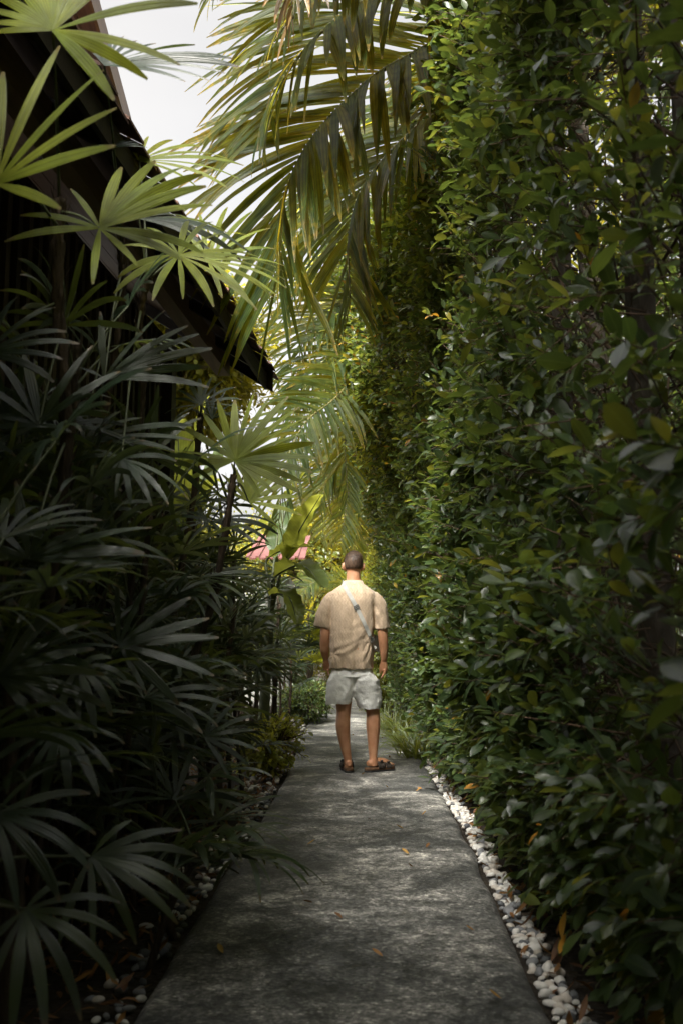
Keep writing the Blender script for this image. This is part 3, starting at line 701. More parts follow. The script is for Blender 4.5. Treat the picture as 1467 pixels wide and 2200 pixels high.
clump(-.95, 11.2, 1.5, 3, 'sunlit lady palm clump farther along past the banana', nleaf=8, mats=('fan', 'fan_young', 'fan_grey'))
clump(-1.3, 13.0, 1.9, 3, 'pale sunlit lady palm near the red roof', nleaf=8, mats=('fan_young', 'fan_grey'))
clump(-.85, 15.6, 1.3, 3, 'far lady palm where the path starts to bend', nleaf=8, mats=('fan', 'fan_grey'), parts=False)
clump(-.62, 19.0, 1.9, 3, 'silvery sunlit fan palm behind the man\'s left shoulder', nleaf=9, mats=('fan_grey', 'fan_young'), L=.34, wleaf=.04, parts=False)

rng = np.random.default_rng(23); random.seed(23)
# ------------------------------------------------------------------ feather palms behind the hedge, fronds arching over the path
LEAFLET = [.45, .85, 1.0, 1.0, .92, .78, .55, .12]
def frond(parent, ctrl, L, n=54, width=.045, mat='frond', sag=.35, spread=62, tip_len=.45, rise=.15, side_bias=None, L0=.7, roll=45):
    g = Geo()
    n = int(n * 1.15)
    c = curve_pts(ctrl, 60)
    seglen = np.concatenate([[0], np.cumsum(np.linalg.norm(np.diff(c, axis=0), axis=1))]); tot = seglen[-1]
    def at(s):
        return np.stack([np.interp(s, seglen, c[:, k]) for k in range(3)], -1)
    s = np.linspace(.04 * tot, tot * .995, n)
    p = at(s); t = nrm(at(np.minimum(s + .03, tot)) - at(np.maximum(s - .03, 0)))
    side = nrm(np.cross(t, UP)); up = nrm(np.cross(side, t))
    ro = R(roll); side, up = side * math.cos(ro) + up * math.sin(ro), up * math.cos(ro) - side * math.sin(ro)
    u = s / tot
    ln = L * np.minimum(1, L0 + 1.6 * u) * (1 - (1 - tip_len) * np.clip((u - .55) / .45, 0, 1) ** 1.6)
    for sg in (-1, 1):
        a = R(spread) * (1 - .45 * u ** 2) + rng.normal(0, .06, n)
        d = t * np.cos(a)[:, None] + (side * sg) * np.sin(a)[:, None] + up * (rise + rng.normal(0, .10, n))[:, None]
        nn = up + side * sg * -.35 + t * rng.normal(0, .15, n)[:, None]
        ribbons(g, p + up * .008, d, nn, ln * rng.uniform(.9, 1.08, n), width * rng.uniform(.8, 1.15, n) * np.clip(ln / L, .5, 1), LEAFLET, across=3, fold=.28,
                droop=sag * rng.uniform(.5, 1.9, n), twist=rng.normal(0, .3, n), rnd=rng.random(n))
    me = g.mesh('frond')
    o = link('frond', me, M[mat], parent)
    g = Geo(); tubes(g, c, np.linspace(.020, .004, 60), seg=6)
    link('rachis', g.mesh('rachis'), M['rachis'], o)
    return o

def trunk(parent, pts, r0, r1, mat='bark', name='trunk'):
    g = Geo(); n = 40; c = curve_pts(pts, n)
    rr = np.linspace(r0, r1, n) * (1 + .06 * np.sin(np.arange(n) * 2.2))
    tubes(g, c, rr, seg=12)
    return link(name, g.mesh(name), M[mat], parent)

p1 = empty('palm_tree', (1.75, 6.4, 0), 'feather palm whose dark arching fronds fill the top of the view over the path', 'palm', 'feather palms behind the hedge')
trunk(p1, [(1.75, 6.4, -.05), (1.72, 6.4, 2), (1.6, 6.35, 4.7)], .09, .07)
crown = Vector((1.6, 6.35, 4.7))
frond(p1, [crown, P(1030, 75, 6.2), P(850, 135, 6.0), P(735, 225, 5.9), P(650, 330, 5.8), P(607, 450, 5.8), P(600, 590, 5.8)], .98, n=66, width=.064, sag=.42, spread=56, tip_len=.75)
frond(p1, [crown, P(1010, 190, 6.6), P(870, 295, 6.6), P(785, 395, 6.6), P(750, 500, 6.6), P(752, 640, 6.6)], .90, n=66, width=.056, sag=.38, spread=56)
frond(p1, [crown, P(1000, 20, 5.9), P(900, -20, 5.7), P(790, 0, 5.6), P(690, 70, 5.5), P(610, 170, 5.5), P(560, 290, 5.5)], .95, n=60, width=.062, sag=.42)
frond(p1, [crown, P(980, -80, 5.6), P(860, -110, 5.4), P(760, -80, 5.3), P(660, -10, 5.2), P(590, 90, 5.2)], .85, n=54, width=.058, sag=.5)
frond(p1, [crown, P(1010, 120, 6.9), P(900, 190, 7.1), P(800, 290, 7.3), P(720, 420, 7.4), P(690, 520, 7.4)], .85, n=56, width=.054, sag=.5)
frond(p1, [crown, P(1000, 150, 7.2), P(860, 230, 7.4), P(720, 360, 7.6), P(620, 500, 7.7), P(572, 640, 7.7)], .68, n=56, width=.046, sag=.5)
frond(p1, [crown, P(960, -150, 5.2), P(800, -200, 5.0), P(690, -160, 4.9), P(642, -60, 4.8), P(630, 40, 4.8)], .52, n=50, width=.055, sag=1.5, mat='frond_dry')
frond(p1, [crown, P(900, -250, 5.0), P(720, -260, 4.9), P(580, -190, 4.8), P(500, -90, 4.8), P(455, 0, 4.8)], .42, n=46, width=.032, sag=1.0)
frond(p1, [crown, (2.0, 6.0, 5.5), (2.6, 5.6, 5.6), (3.2, 5.2, 4.9)], .7, n=40, width=.05, sag=.6)
frond(p1, [crown, (1.9, 7.1, 5.4), (2.2, 7.9, 5.5), (2.5, 8.8, 4.8)], .7, n=40, width=.05, sag=.6)

p2 = empty('palm_tree', (1.7, 10.6, 0), 'feather palm with a fan-shaped drooping frond beside the eave tip', 'palm', 'feather palms behind the hedge')
trunk(p2, [(1.7, 10.6, -.05), (1.65, 10.6, 2), (1.5, 10.55, 4.2)], .08, .06)
crown = Vector((1.5, 10.55, 4.2))
frond(p2, [crown, P(880, 600, 10.4), P(790, 620, 10.2), P(720, 655, 10), P(665, 700, 9.9), P(643, 770, 9.9), P(637, 850, 9.9)], .78, n=56, width=.050, sag=.42)
frond(p2, [crown, P(860, 640, 10), P(780, 700, 9.8), P(700, 770, 9.6), P(640, 860, 9.6), P(625, 930, 9.6)], .75, n=50, width=.046, sag=.45)
frond(p2, [crown, P(880, 470, 10.2), P(770, 430, 9.8), P(680, 500, 9.6), P(625, 610, 9.6), P(610, 700, 9.6)], .8, n=52, width=.05, sag=.45)
frond(p2, [crown, P(900, 520, 11), P(800, 480, 11.4), P(700, 540, 11.8), P(640, 620, 12)], .7, n=46, width=.045, sag=.6)
frond(p2, [crown, P(880, 700, 10.2), P(800, 770, 9.8), P(720, 855, 9.3), P(655, 910, 9.0), P(615, 1000, 8.9), P(600, 1120, 8.9)], .72, n=60, width=.048, sag=.45)
frond(p2, [crown, (1.9, 10.2, 5.0), (2.5, 9.7, 5.0), (3.1, 9.2, 4.3)], .7, n=40, width=.045, sag=.6)
frond(p2, [crown, (1.8, 11.3, 5.0), (2.0, 12.2, 5.1), (2.2, 13, 4.4)], .7, n=40, width=.045, sag=.6)

p3 = empty('palm_tree', (1.6, 13.5, 0), 'feather palm with a dark hanging frond level with the bright far foliage', 'palm', 'feather palms behind the hedge')
trunk(p3, [(1.6, 13.5, -.05), (1.5, 13.5, 2), (1.3, 13.4, 3.9)], .08, .06)
crown = Vector((1.3, 13.4, 3.9))
frond(p3, [crown, P(830, 850, 13.0), P(775, 860, 12.6), P(745, 910, 12.4), P(742, 990, 12.4), P(748, 1070, 12.4)], .72, n=52, width=.046, sag=.5)
frond(p3, [crown, P(820, 800, 12.6), P(740, 800, 12.2), P(670, 880, 12.0), P(640, 980, 12.0)], .75, n=50, width=.046, sag=.5)
frond(p3, [crown, P(850, 770, 13.4), P(770, 760, 13.8), P(700, 830, 14.0), P(660, 910, 14.0)], .75, n=50, width=.045, sag=.4)
frond(p3, [crown, P(820, 920, 13.2), P(760, 960, 13.2), P(710, 1010, 13.2), P(690, 1090, 13.2)], .70, n=50, width=.044, sag=.4)
frond(p3, [crown, (1.7, 14.1, 4.6), (2.1, 14.9, 4.6), (2.4, 15.6, 3.9)], .7, n=40, width=.045, sag=.6)
frond(p3, [crown, (1.7, 13.0, 4.7), (2.3, 12.6, 4.6), (2.9, 12.3, 3.9)], .7, n=40, width=.045, sag=.6)

p4 = empty('palm_tree', (.9, 18.0, 0), 'yellow-green sunlit feather palm right above the man\'s head', 'palm', 'feather palms behind the hedge')
trunk(p4, [(.95, 18.0, -.05), (.9, 18, 1.6), (.8, 18, 3.3)], .08, .06)
crown = Vector((.8, 18.0, 3.3))
for tx, ty, dd, hgt in ((640, 1090, 17, 60), (690, 1160, 17, 90), (730, 1170, 16.5, 110), (610, 1020, 18.5, 80), (760, 1180, 17, 60), (860, 1050, 18, 70), (700, 1010, 19.5, 60)):
    c = P(835, 1060, 18)
    mid = P((835 + tx) / 2, min(1060, ty) - hgt, (18 + dd) / 2)
    frond(p4, [crown, crown * .35 + mid * .65 + Vector((0, 0, .1)), mid * .5 + P(tx, ty, dd) * .5 + Vector((0, 0, .22)), P(tx, ty, dd)], .75, n=48, width=.05, sag=.55)

p5 = empty('palm_tree', (-.35, 23.5, 0), 'small far feather palm in front of the closing greenery at the bend', 'palm', 'feather palms behind the hedge')
trunk(p5, [(.45, 23.5, -.05), (.45, 23.5, .8), (.4, 23.5, 1.6)], .08, .06)
crown = Vector((.4, 23.5, 1.6))
for a in range(9):
    an = a * .7 + .2
    dx, dy = math.cos(an), math.sin(an)
    frond(p5, [crown, crown + Vector((dx * .5, dy * .5, .8)), crown + Vector((dx * 1.2, dy * 1.2, .95)), crown + Vector((dx * 1.9, dy * 1.9, .2))], .6, n=36, width=.05, sag=.6)

# ------------------------------------------------------------------ banana plants
def banana_leaf(parent, root, ctrl, width, rnd=.5):
    g = Geo()
    c = curve_pts(ctrl, 26); n = len(c)
    t = nrm(np.gradient(c, axis=0))
    side = nrm(np.cross(t, UP)); up = np.cross(side, t)
    u = np.linspace(0, 1, n)
    w = width * np.clip(np.minimum(u * 5 + .12, 1), 0, 1) * np.sqrt(np.clip(1 - ((u - .4) / .62) ** 2, 0.0004, 1))
    xs = np.linspace(-1, 1, 11)
    v = c[:, None] + side[:, None] * (xs[None, :, None] * w[:, None, None] * .5) + up[:, None] * ((np.abs(xs) ** 1.2)[None, :, None] * w[:, None, None] * .14)
    v += up[:, None] * (.012 * np.sin(u * 34 + 2)[:, None, None] * (np.abs(xs) ** 2)[None, :, None])
    idx = np.arange(n * 11).reshape(n, 11)
    q = np.stack([idx[:-1, :-1], idx[:-1, 1:], idx[1:, 1:], idx[1:, :-1]], -1).reshape(-1, 4)
    g.add(v.reshape(-1, 3), q, rnd=rnd, ac=np.tile(np.linspace(-.2, .2, 11) * 5, n), al=np.repeat(u, 11))
    o = link('leaf', g.mesh('banana_leaf'), M['banana'], parent)
    g = Geo(); pts = curve_pts([root, (np.array(tuple(root)) + c[0]) / 2 + np.array([0, 0, .05]), c[0], c[12], c[-1]], 24)
    tubes(g, pts - np.array([0, 0, .006]), np.linspace(.018, .003, 24), seg=6)
    link('midrib', g.mesh('midrib'), M['petiole'], o)

bn = empty('banana_plant', (-.72, 9.3, 0), 'banana plant with broad paddle leaves left of the man\'s head', 'plant')
trunk(bn, [(-.72, 9.3, -.05), (-.70, 9.3, .6), (-.66, 9.3, 1.25)], .06, .04, mat='petiole', name='stem')
r0 = Vector((-.66, 9.3, 1.25))
banana_leaf(bn, r0, [P(612, 1205, 9.2), P(636, 1160, 9.0), P(655, 1110, 8.9), P(690, 1062, 8.7)], .24, .2)
banana_leaf(bn, r0, [P(590, 1240, 9.2), P(635, 1210, 9.0), P(665, 1228, 8.8), P(697, 1262, 8.6)], .27, .8)
banana_leaf(bn, r0, [P(575, 1200, 9.4), P(610, 1180, 9.2), P(640, 1176, 9.0), P(672, 1172, 8.8)], .15, .9)
banana_leaf(bn, r0, [P(590, 1200, 9.6), P(600, 1150, 9.8), P(585, 1120, 9.9), P(560, 1130, 10)], .26, .1)
banana_leaf(bn, r0, [P(600, 1160, 9.8), P(615, 1090, 10), P(632, 1050, 10), P(660, 1010, 10)], .20, .3)
banana_leaf(bn, r0, [P(580, 1280, 9.3), P(610, 1270, 9.1), P(630, 1300, 9.0), P(640, 1340, 8.9)], .22, .5)
bn2 = empty('banana_plant', (-1.9, 11.5, 0), 'broad-leaved pale banana plant just past the house wall', 'plant')
trunk(bn2, [(-1.9, 11.5, -.05), (-1.88, 11.5, .8), (-1.85, 11.5, 1.7)], .07, .045, mat='petiole', name='stem')
r0 = Vector((-1.85, 11.5, 1.7))
for tx, ty, dd in ((380, 900, 11), (400, 1010, 10.8), (450, 850, 11.5), (430, 1080, 11), (500, 960, 12), (480, 1040, 11.4)):
    e = P(tx, ty, dd); mm = (r0 + e) / 2 + Vector((0, 0, .35))
    banana_leaf(bn2, r0, [r0 + (mm - r0) * .3, mm, mm * .4 + e * .6 + Vector((0, 0, .12)), e], .34, random.random())

# ------------------------------------------------------------------ leaf clouds
LEAF6 = [.10, .62, .95, 1.0, .72, .06]
LEAF4 = [.12, .85, 1.0, .06]
def leafy_twigs(foliage, wood, base, d, n_leaf, L, leaf_len, leaf_w, prof, spread=1.05, droop=.3, rnd=None, alt=None, twig_r=.0022, jitter=.25):
    """N twigs (base, direction d, length L) each with n_leaf leaves set alternately along it"""
    N = len(base); d = nrm(d)
    L = np.broadcast_to(L, (N,))
    ref = np.where(np.abs(d[:, 2:3]) < .85, np.array([[0, 0, 1.0]]), np.array([[1.0, 0, 0]]))
    s0 = nrm(np.cross(d, ref)); u0 = np.cross(s0, d)
    phase = rng.uniform(0, 6.28, N)
    if rnd is None: rnd = rng.random(N)
    B, D, Nn, RR, LL = [], [], [], [], []
    for k in range(n_leaf):
        f = (k + .6) / n_leaf
        p = base + d * (L * f)[:, None] + np.array([0, 0, -1.0]) * (droop * .25 * L * f * f)[:, None]
        a = phase + k * 2.6
        o = s0 * np.cos(a)[:, None] + u0 * np.sin(a)[:, None]
        sp = spread * (1 - .55 * f)
        dd = nrm(d * math.cos(sp) + o * math.sin(sp) + rng.normal(0, jitter, (N, 3)))
        nn = d * math.sin(sp) - o * math.cos(sp) * .4 + UP * 1.1 + rng.normal(0, .35, (N, 3))
        B.append(p); D.append(dd); Nn.append(nn); RR.append(np.clip(rnd * .55 + rng.random(N) * .45 + .1 * (f - .5), 0, 1)); LL.append(leaf_len * rng.uniform(.62, 1.15, N))
    B, D, Nn, RR, LL = (np.concatenate(x) for x in (B, D, Nn, RR, LL))
    lw = leaf_w / leaf_len
    ribbons(foliage, B, D, Nn, LL, LL * lw * rng.uniform(.85, 1.15, len(LL)), prof, across=3, fold=.22, droop=droop * rng.uniform(.2, 1.6, len(LL)), curl=rng.normal(0, .25, len(LL)), rnd=RR, twist=rng.normal(0, .25, len(LL)))
    if wood is not None:
        twigs(wood, base - d * (L * .25)[:, None], base + d * (L * .92)[:, None] + np.array([0, 0, -1.0]) * (droop * .25 * L)[:, None], twig_r * 1.5, twig_r * .6)

def vnoise(p, scale, seed=0.0):
    return np.array([noise.noise((x * scale + seed, y * scale - seed, z * scale + 2 * seed)) for x, y, z in p])

rng = np.random.default_rng(31); random.seed(31)
# ------------------------------------------------------------------ tall ficus hedge (right)
def sm(a, b, x):
    t = np.clip((x - a) / (b - a), 0, 1); return t * t * (3 - 2 * t)
def hedge_face(y, z):
    """x of the hedge's clipped face towards the path"""
    base = .74 + .13 * sm(4.5, 7, y) * sm(1.3, .5, z)
    base = base + .17 * sm(.40, .05, z)
    lean = sm(6.4, 9.6, y) * .57 * (sm(1.8, 4.6, z)) - .10 * sm(3.2, 5.2, z) * (1 - sm(5, 8, y)) * 0
    return base - lean - .10 * sm(.3, .9, z) * sm(1.6, .9, z) * sm(7, 3.5, y)
def hedge_top(y):
    return 5.15 + .12 * np.sin(y * 1.3) - .5 * sm(10, 14, y) - .5 * sm(4.2, 5.2, y) * sm(7.4, 6.6, y)

hd = empty('hedge', (1.4, 7.0, 0), 'towering dark glossy-leaved hedge lining the right of the path', 'hedge')
fol, wood = Geo(), Geo()
def face_twigs(n, y0, y1, z0, z1, nleaf, Lr, leaf_len, leaf_w, prof, dens=None, inset=(-.02, .22)):
    y = rng.uniform(y0, y1, n); z = rng.uniform(z0, z1, n)
    pts = np.stack([np.zeros(n), y, z], 1)
    nz = vnoise(pts, 1.1, 3.3) + .6 * vnoise(pts, 2.7, 8.1)
    keep = rng.random(n) < np.clip(.62 + 1.7 * nz, .06, 1)
    if dens is not None: keep &= rng.random(n) < dens(y, z)
    keep &= z < hedge_top(y)
    y, z, nz = y[keep], z[keep], nz[keep]; n = len(y)
    ins = rng.uniform(inset[0], inset[1], n) ** 1.0
    x = hedge_face(y, z) + ins - .21 * nz
    base = np.stack([x, y, z], 1)
    d = np.stack([-rng.uniform(.35, 1.1, n), rng.normal(-.12, .55, n), rng.normal(.22, .5, n)], 1)
    for lo, f in ((0, .78), (1, 1.0), (2, 1.22)):          # small, middling and big leaves grow on different twigs
        k = (np.arange(n) % 3) == lo
        leafy_twigs(fol, wood, base[k], d[k], nleaf, rng.uniform(*Lr, int(k.sum())), leaf_len * f, leaf_w * f, prof, rnd=np.clip(rng.normal(.42, .27, int(k.sum())) + .42 * (sm(6.0, 9.0, y) * sm(1.2, 3.2, z))[k], 0, .98), droop=.35)  # far upper leaves shifted yellower: sunlit glow put into their colour
near_gap = lambda y, z: 1 - .72 * sm(4.6, 3.2, y) * sm(.95, 1.35, z) * sm(3.2, 2.4, z)
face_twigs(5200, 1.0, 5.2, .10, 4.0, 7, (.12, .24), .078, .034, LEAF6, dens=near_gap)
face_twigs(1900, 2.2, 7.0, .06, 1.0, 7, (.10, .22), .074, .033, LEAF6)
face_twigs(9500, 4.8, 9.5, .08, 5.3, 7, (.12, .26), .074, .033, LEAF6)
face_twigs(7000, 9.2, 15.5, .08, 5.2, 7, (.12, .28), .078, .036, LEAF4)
face_twigs(2500, 4.0, 15.5, 3.9, 5.4, 7, (.16, .34), .078, .036, LEAF4, inset=(-.05, .9))
# long shoots that have outgrown the last clipping, and skirts drooping over the pebbles
n = 700
y = rng.uniform(1.6, 13, n); z = rng.uniform(.5, 4.9, n)
k = ~((y > 4.5) & (y < 9) & (z < 1.7)); y, z = y[k], z[k]; n = len(y)
base = np.stack([hedge_face(y, z) + .05, y, z], 1)
leafy_twigs(fol, wood, base, np.stack([-rng.uniform(.25, .9, n), rng.normal(-.2, .6, n), rng.uniform(.1, 1.3, n)], 1), 12, rng.uniform(.28, .5, n), .066, .029, LEAF6, droop=.6, spread=.9, twig_r=.0026)
n = 1500
y = rng.uniform(2.0, 9.5, n); z = rng.uniform(.10, .7, n)
base = np.stack([hedge_face(y, z) + .03 + .07 * sm(4, 6, y), y, z], 1)
leafy_twigs(fol, wood, base, np.stack([-rng.uniform(.4, 1.0, n), rng.normal(-.1, .5, n), rng.uniform(-.6, .35, n)], 1), 7, rng.uniform(.12, .24, n), .070, .031, LEAF6, droop=.5)
# far side and inner leaves, so that the hedge has depth
n = 9000
y = rng.uniform(.6, 15.5, n); z = rng.uniform(.1, 5.0, n)
base = np.stack([hedge_face(y, z) + rng.uniform(.35, 1.25, n), y, z], 1)
nzv = vnoise(base, .9, 5.5)
k = rng.random(n) < np.clip(.5 + 1.3 * nzv, .08, 1) * (1 - .45 * sm(4.6, 3.2, y) * sm(.95, 1.35, z))
base = base[k]; n = len(base)
leafy_twigs(fol, wood, base, rng.normal(0, 1, (n, 3)), 6, rng.uniform(.15, .3, n), .078, .035, LEAF4, droop=.35)
# unseen run of hedge behind the viewpoint, added to block light
n = 3000
y = rng.uniform(-5.5, 1.0, n); z = rng.uniform(.1, 5.0, n)
base = np.stack([.80 + rng.uniform(0, .8, n), y, z], 1)
leafy_twigs(fol, wood, base, np.stack([-rng.uniform(.2, 1, n), rng.normal(0, .6, n), rng.normal(.2, .5, n)], 1), 6, rng.uniform(.18, .3, n), .12, .055, LEAF4, droop=.35)
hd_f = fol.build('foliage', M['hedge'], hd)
# woody interior: trunks, boughs, bare twigs
for k, (tx, ty, r) in enumerate([(1.02, 3.15, .062), (.98, 4.1, .045), (1.12, 5.0, .055), (1.05, 6.1, .05), (1.15, 2.3, .07), (1.1, 7.3, .055), (1.08, 8.6, .055), (1.0, 10.0, .055), (1.05, 11.5, .05), (1.05, 13.2, .05), (1.25, 3.6, .04)]):
    lx = random.uniform(-.06, .06)
    trunk(hd, [(tx, ty, -.05), (tx + lx, ty + random.uniform(-.08, .08), 1.5), (tx + random.uniform(-.1, .1), ty + random.uniform(-.1, .1), 3.2), (tx - .1, ty, 4.6)], r, r * .5)
n = 900
y = rng.uniform(1.0, 15, n); z0 = rng.uniform(.3, 4.3, n)
A = np.stack([rng.normal(1.05, .06, n), y, z0], 1)
Bv = A + np.stack([rng.uniform(-.55, .5, n), rng.normal(0, .45, n), rng.uniform(.05, .6, n)], 1)
Bv[:, 0] = np.maximum(Bv[:, 0], hedge_face(Bv[:, 1], Bv[:, 2]) + .03)
twigs(wood, A, Bv, rng.uniform(.004, .011, n), .003, bend=rng.normal(0, .03, (n, 3)))
n = 7000
y = rng.uniform(1.0, 12, n); z0 = rng.uniform(.2, 4.4, n)
A = np.stack([hedge_face(y, z0) + rng.uniform(.12, .75, n), y, z0], 1)
Bv = A + rng.normal(0, .16, (n, 3))
twigs(wood, A, Bv, rng.uniform(.0012, .0030, n), .001, bend=rng.normal(0, .012, (n, 3)))
wo_ = wood.build('branches', M['twig'], hd)

# second hedge row, added to keep the gaps in the front one dark
h2 = empty('hedge', (3.0, 6.5, 0), 'added second hedge row darkening the gaps behind the front trunks', 'hedge')
fol, wood = Geo(), Geo()
n = 11000
y = rng.uniform(-1.5, 17, n); z = rng.uniform(.05, 5.4, n)
base = np.stack([2.75 + rng.uniform(0, .9, n), y, z], 1)
leafy_twigs(fol, wood, base, np.stack([-np.abs(rng.normal(.6, .4, n)), rng.normal(0, .6, n), rng.normal(.1, .5, n)], 1), 5, rng.uniform(.2, .4, n), .13, .065, LEAF4, droop=.3)
fol.build('foliage', M['hedge'], h2)
wood.build('branches', M['twig'], h2)
for ty in (1.5, 4, 6.6, 9, 12, 15): trunk(h2, [(3.1, ty, -.05), (3.1, ty, 2), (3.15, ty, 4)], .06, .03)

# unseen hedge behind the viewpoint, added to block low sky light
h3 = empty('hedge', (0, -6.2, 0), 'added unseen hedge blocking light behind the viewpoint', 'hedge')
fol, wood = Geo(), Geo()
n = 5200
base = np.stack([rng.uniform(-5, 4, n), rng.uniform(-6.8, -5.7, n), rng.uniform(.05, 4.6, n)], 1)
leafy_twigs(fol, wood, base, np.stack([rng.normal(0, .6, n), rng.uniform(.1, 1, n), rng.normal(.2, .5, n)], 1), 6, rng.uniform(.2, .35, n), .15, .075, LEAF4, droop=.35)
fol.build('foliage', M['hedge'], h3); wood.build('branches', M['twig'], h3)
for tx in (-4, -2, 0, 2): trunk(h3, [(tx, -6.3, -.05), (tx, -6.3, 2), (tx + .1, -6.3, 4)], .06, .03)

rng = np.random.default_rng(55); random.seed(55)
# ------------------------------------------------------------------ trees and shrubs
def crown_cloud(parent, center, rad, n, leaf_len, leaf_w, mat='tree_leaf', clumps=26, nleaf=6, name='crown', flat=.8, twl=(.25, .5)):
    g, wd = Geo(), Geo()
    c = rng.normal(0, 1, (clumps, 3)); c = nrm(c) * (rng.random((clumps, 1)) ** .4)
    cs = np.array(center) + c * np.array(rad) * .82
    i = rng.integers(0, clumps, n)
    o = nrm(rng.normal(0, 1, (n, 3))) * (rng.random((n, 1)) ** .45) * np.array(rad) * rng.uniform(.26, .46, (n, 1))
    o[:, 2] *= flat
    base = cs[i] + o
    d = o / np.array(rad) + c[i] * .3 + rng.normal(0, .15, (n, 3))
    cr = rng.random(clumps)
    leafy_twigs(g, wd, base, d, nleaf, rng.uniform(*twl, n), leaf_len, leaf_w, LEAF4, droop=.45, rnd=np.clip(cr[i] * .6 + rng.random(n) * .4, 0, 1), twig_r=.004)
    o_ = g.build(name, M[mat], parent)
    wd.build('twigs', M['twig'], parent)
    return cs

def tree(name, label, x, y, h, rad, n, leaf_len, mat='tree_leaf', cat='tree', group=None, tr=.12, base_z=None, clumps=26, leaf_w=None):
    t = empty(name, (x, y, 0), label, cat, group)
    cz = h - rad[2] * .9
    cs = crown_cloud(t, (x, y, cz), rad, n, leaf_len, leaf_w or leaf_len * .5, mat, clumps)
    trunk(t, [(x, y, -.05), (x + .1, y, cz * .5), (x, y, cz)], tr, tr * .45)
    g = Geo()
    for c in cs[:12]:
        tubes(g, curve_pts([(x, y, max(.3, cz - rad[2] * .7)), ((x + c[0]) / 2, (y + c[1]) / 2, (cz + c[2]) / 2 - .1), c], 8), np.linspace(tr * .4, .012, 8), seg=6)
    g.build('limbs', M['bark'], t)
    return t

tree('garden_tree', 'big sunlit yellow-green tree filling the far gap below the eave tip', -.9, 27, 5.2, (2.6, 2.2, 2.6), 5200, .13, group='sunlit trees past the bend', clumps=40)
tree('garden_tree', 'sunlit tree behind the red roof', -5.5, 30, 5.6, (3.0, 2.4, 2.4), 4200, .14, group='sunlit trees past the bend', clumps=36)
tree('garden_tree', 'sunlit tree rising behind the far end of the hedge', 2.6, 25, 6.2, (2.6, 2.4, 2.9), 5200, .13, group='sunlit trees past the bend', clumps=40)
tree('garden_tree', 'tall loose tree with hanging yellow leaves seen through the fronds', 1.6, 15.5, 7.4, (1.9, 1.8, 1.7), 2600, .15, group='sunlit trees past the bend', clumps=26)
tree('garden_tree', 'darker round tree closing the path where it bends', .9, 31, 3.4, (3.2, 2.0, 1.9), 4200, .13, group='sunlit trees past the bend', clumps=36)
tree('garden_tree', 'tree at the far left beyond the house wall', -3.2, 15.5, 3.6, (1.2, 1.6, 1.6), 2200, .13, group='sunlit trees past the bend', clumps=22)

def shrub(name, label, center, rad, n, leaf_len, leaf_w, mat='bush', group=None, clumps=18, cat='shrub', nleaf=7, root=None):
    root = root or center[:2]
    s = empty(name, (root[0], root[1], 0), label, cat, group)
    crown_cloud(s, center, rad, n, leaf_len, leaf_w, mat, clumps, nleaf=nleaf, name='foliage', twl=(.10, .22))
    g = Geo()
    for k in range(5):
        a = k * 1.26
        tubes(g, curve_pts([(root[0], root[1], -.05), (root[0] + .1 * math.cos(a), root[1] + .1 * math.sin(a), center[2] * .5), (center[0] + rad[0] * .5 * math.cos(a), center[1] + rad[1] * .5 * math.sin(a), center[2] + rad[2] * .3)], 8), np.linspace(.012, .004, 8), seg=5)
    g.build('stems', M['twig'], s)
    return s
shrub('shrub', 'bright small-leaved shrub bulging from the hedge below the drooping fronds', (.62, 10.6, 3.75), (.66, 1.3, .95), 4200, .060, .028, clumps=40, root=(1.1, 10.8))
shrub('shrub', 'yellow-green fine-leaved shrub hedge behind the man\'s right shoulder', (.62, 16.5, 1.5), (.42, 1.3, 1.5), 4200, .06, .03, clumps=34)
shrub('shrub', 'low dark shrub spilling over the left path edge past the man', (-.52, 14.2, .25), (.26, .7, .30), 700, .065, .028, mat='hedge', clumps=14)
shrub('shrub', 'small bright leafy weed under the lady palms at the path edge', (-.62, 8.2, .22), (.20, .35, .24), 260, .06, .028, clumps=10)
shrub('shrub', 'dark rounded shrub beside the far end of the path', (-1.1, 20.5, .7), (.5, 1.0, .8), 1300, .08, .035, mat='hedge', clumps=18)
shrub('shrub', 'wide low shrub across the bend of the path', (.8, 28.5, .6), (1.6, .8, .8), 2000, .09, .04, mat='bush', clumps=24)

def tuft(label, x, y, n, L, group):
    t = empty('grass_tuft', (x, y, 0), label, 'plant', group)
    g = Geo()
    a = rng.uniform(0, 6.28, n)
    b = np.stack([x + rng.normal(0, .06, n), y + rng.normal(0, .10, n), np.full(n, -.02)], 1)
    d = np.stack([np.cos(a) * .7 - .35, np.sin(a) * .7 - .15, rng.uniform(.7, 1.8, n)], 1)
    ribbons(g, b, d, np.stack([-np.cos(a), -np.sin(a), np.full(n, .8)], 1), L * rng.uniform(.6, 1.1, n), rng.uniform(.010, .017, n), [.6, .9, 1, 1, .85, .6, .3, .05], across=3, fold=.3, droop=rng.uniform(.9, 2.2, n))
    link('blades', g.mesh('blades'), M['strappy'], t)
for lab, x, y in (('arching strap-leaved tuft at the hedge foot nearest the man\'s right foot', .70, 9.4), ('arching strap-leaved tuft at the hedge foot beside the man\'s knee', .70, 10.4), ('arching strap-leaved tuft at the hedge foot beside the shorts', .68, 11.4), ('farthest arching strap-leaved tuft at the hedge foot', .66, 12.6)):
    tuft(lab, x, y, 120, .48, 'strap-leaved tufts at the hedge foot')

rng = np.random.default_rng(101); random.seed(101)
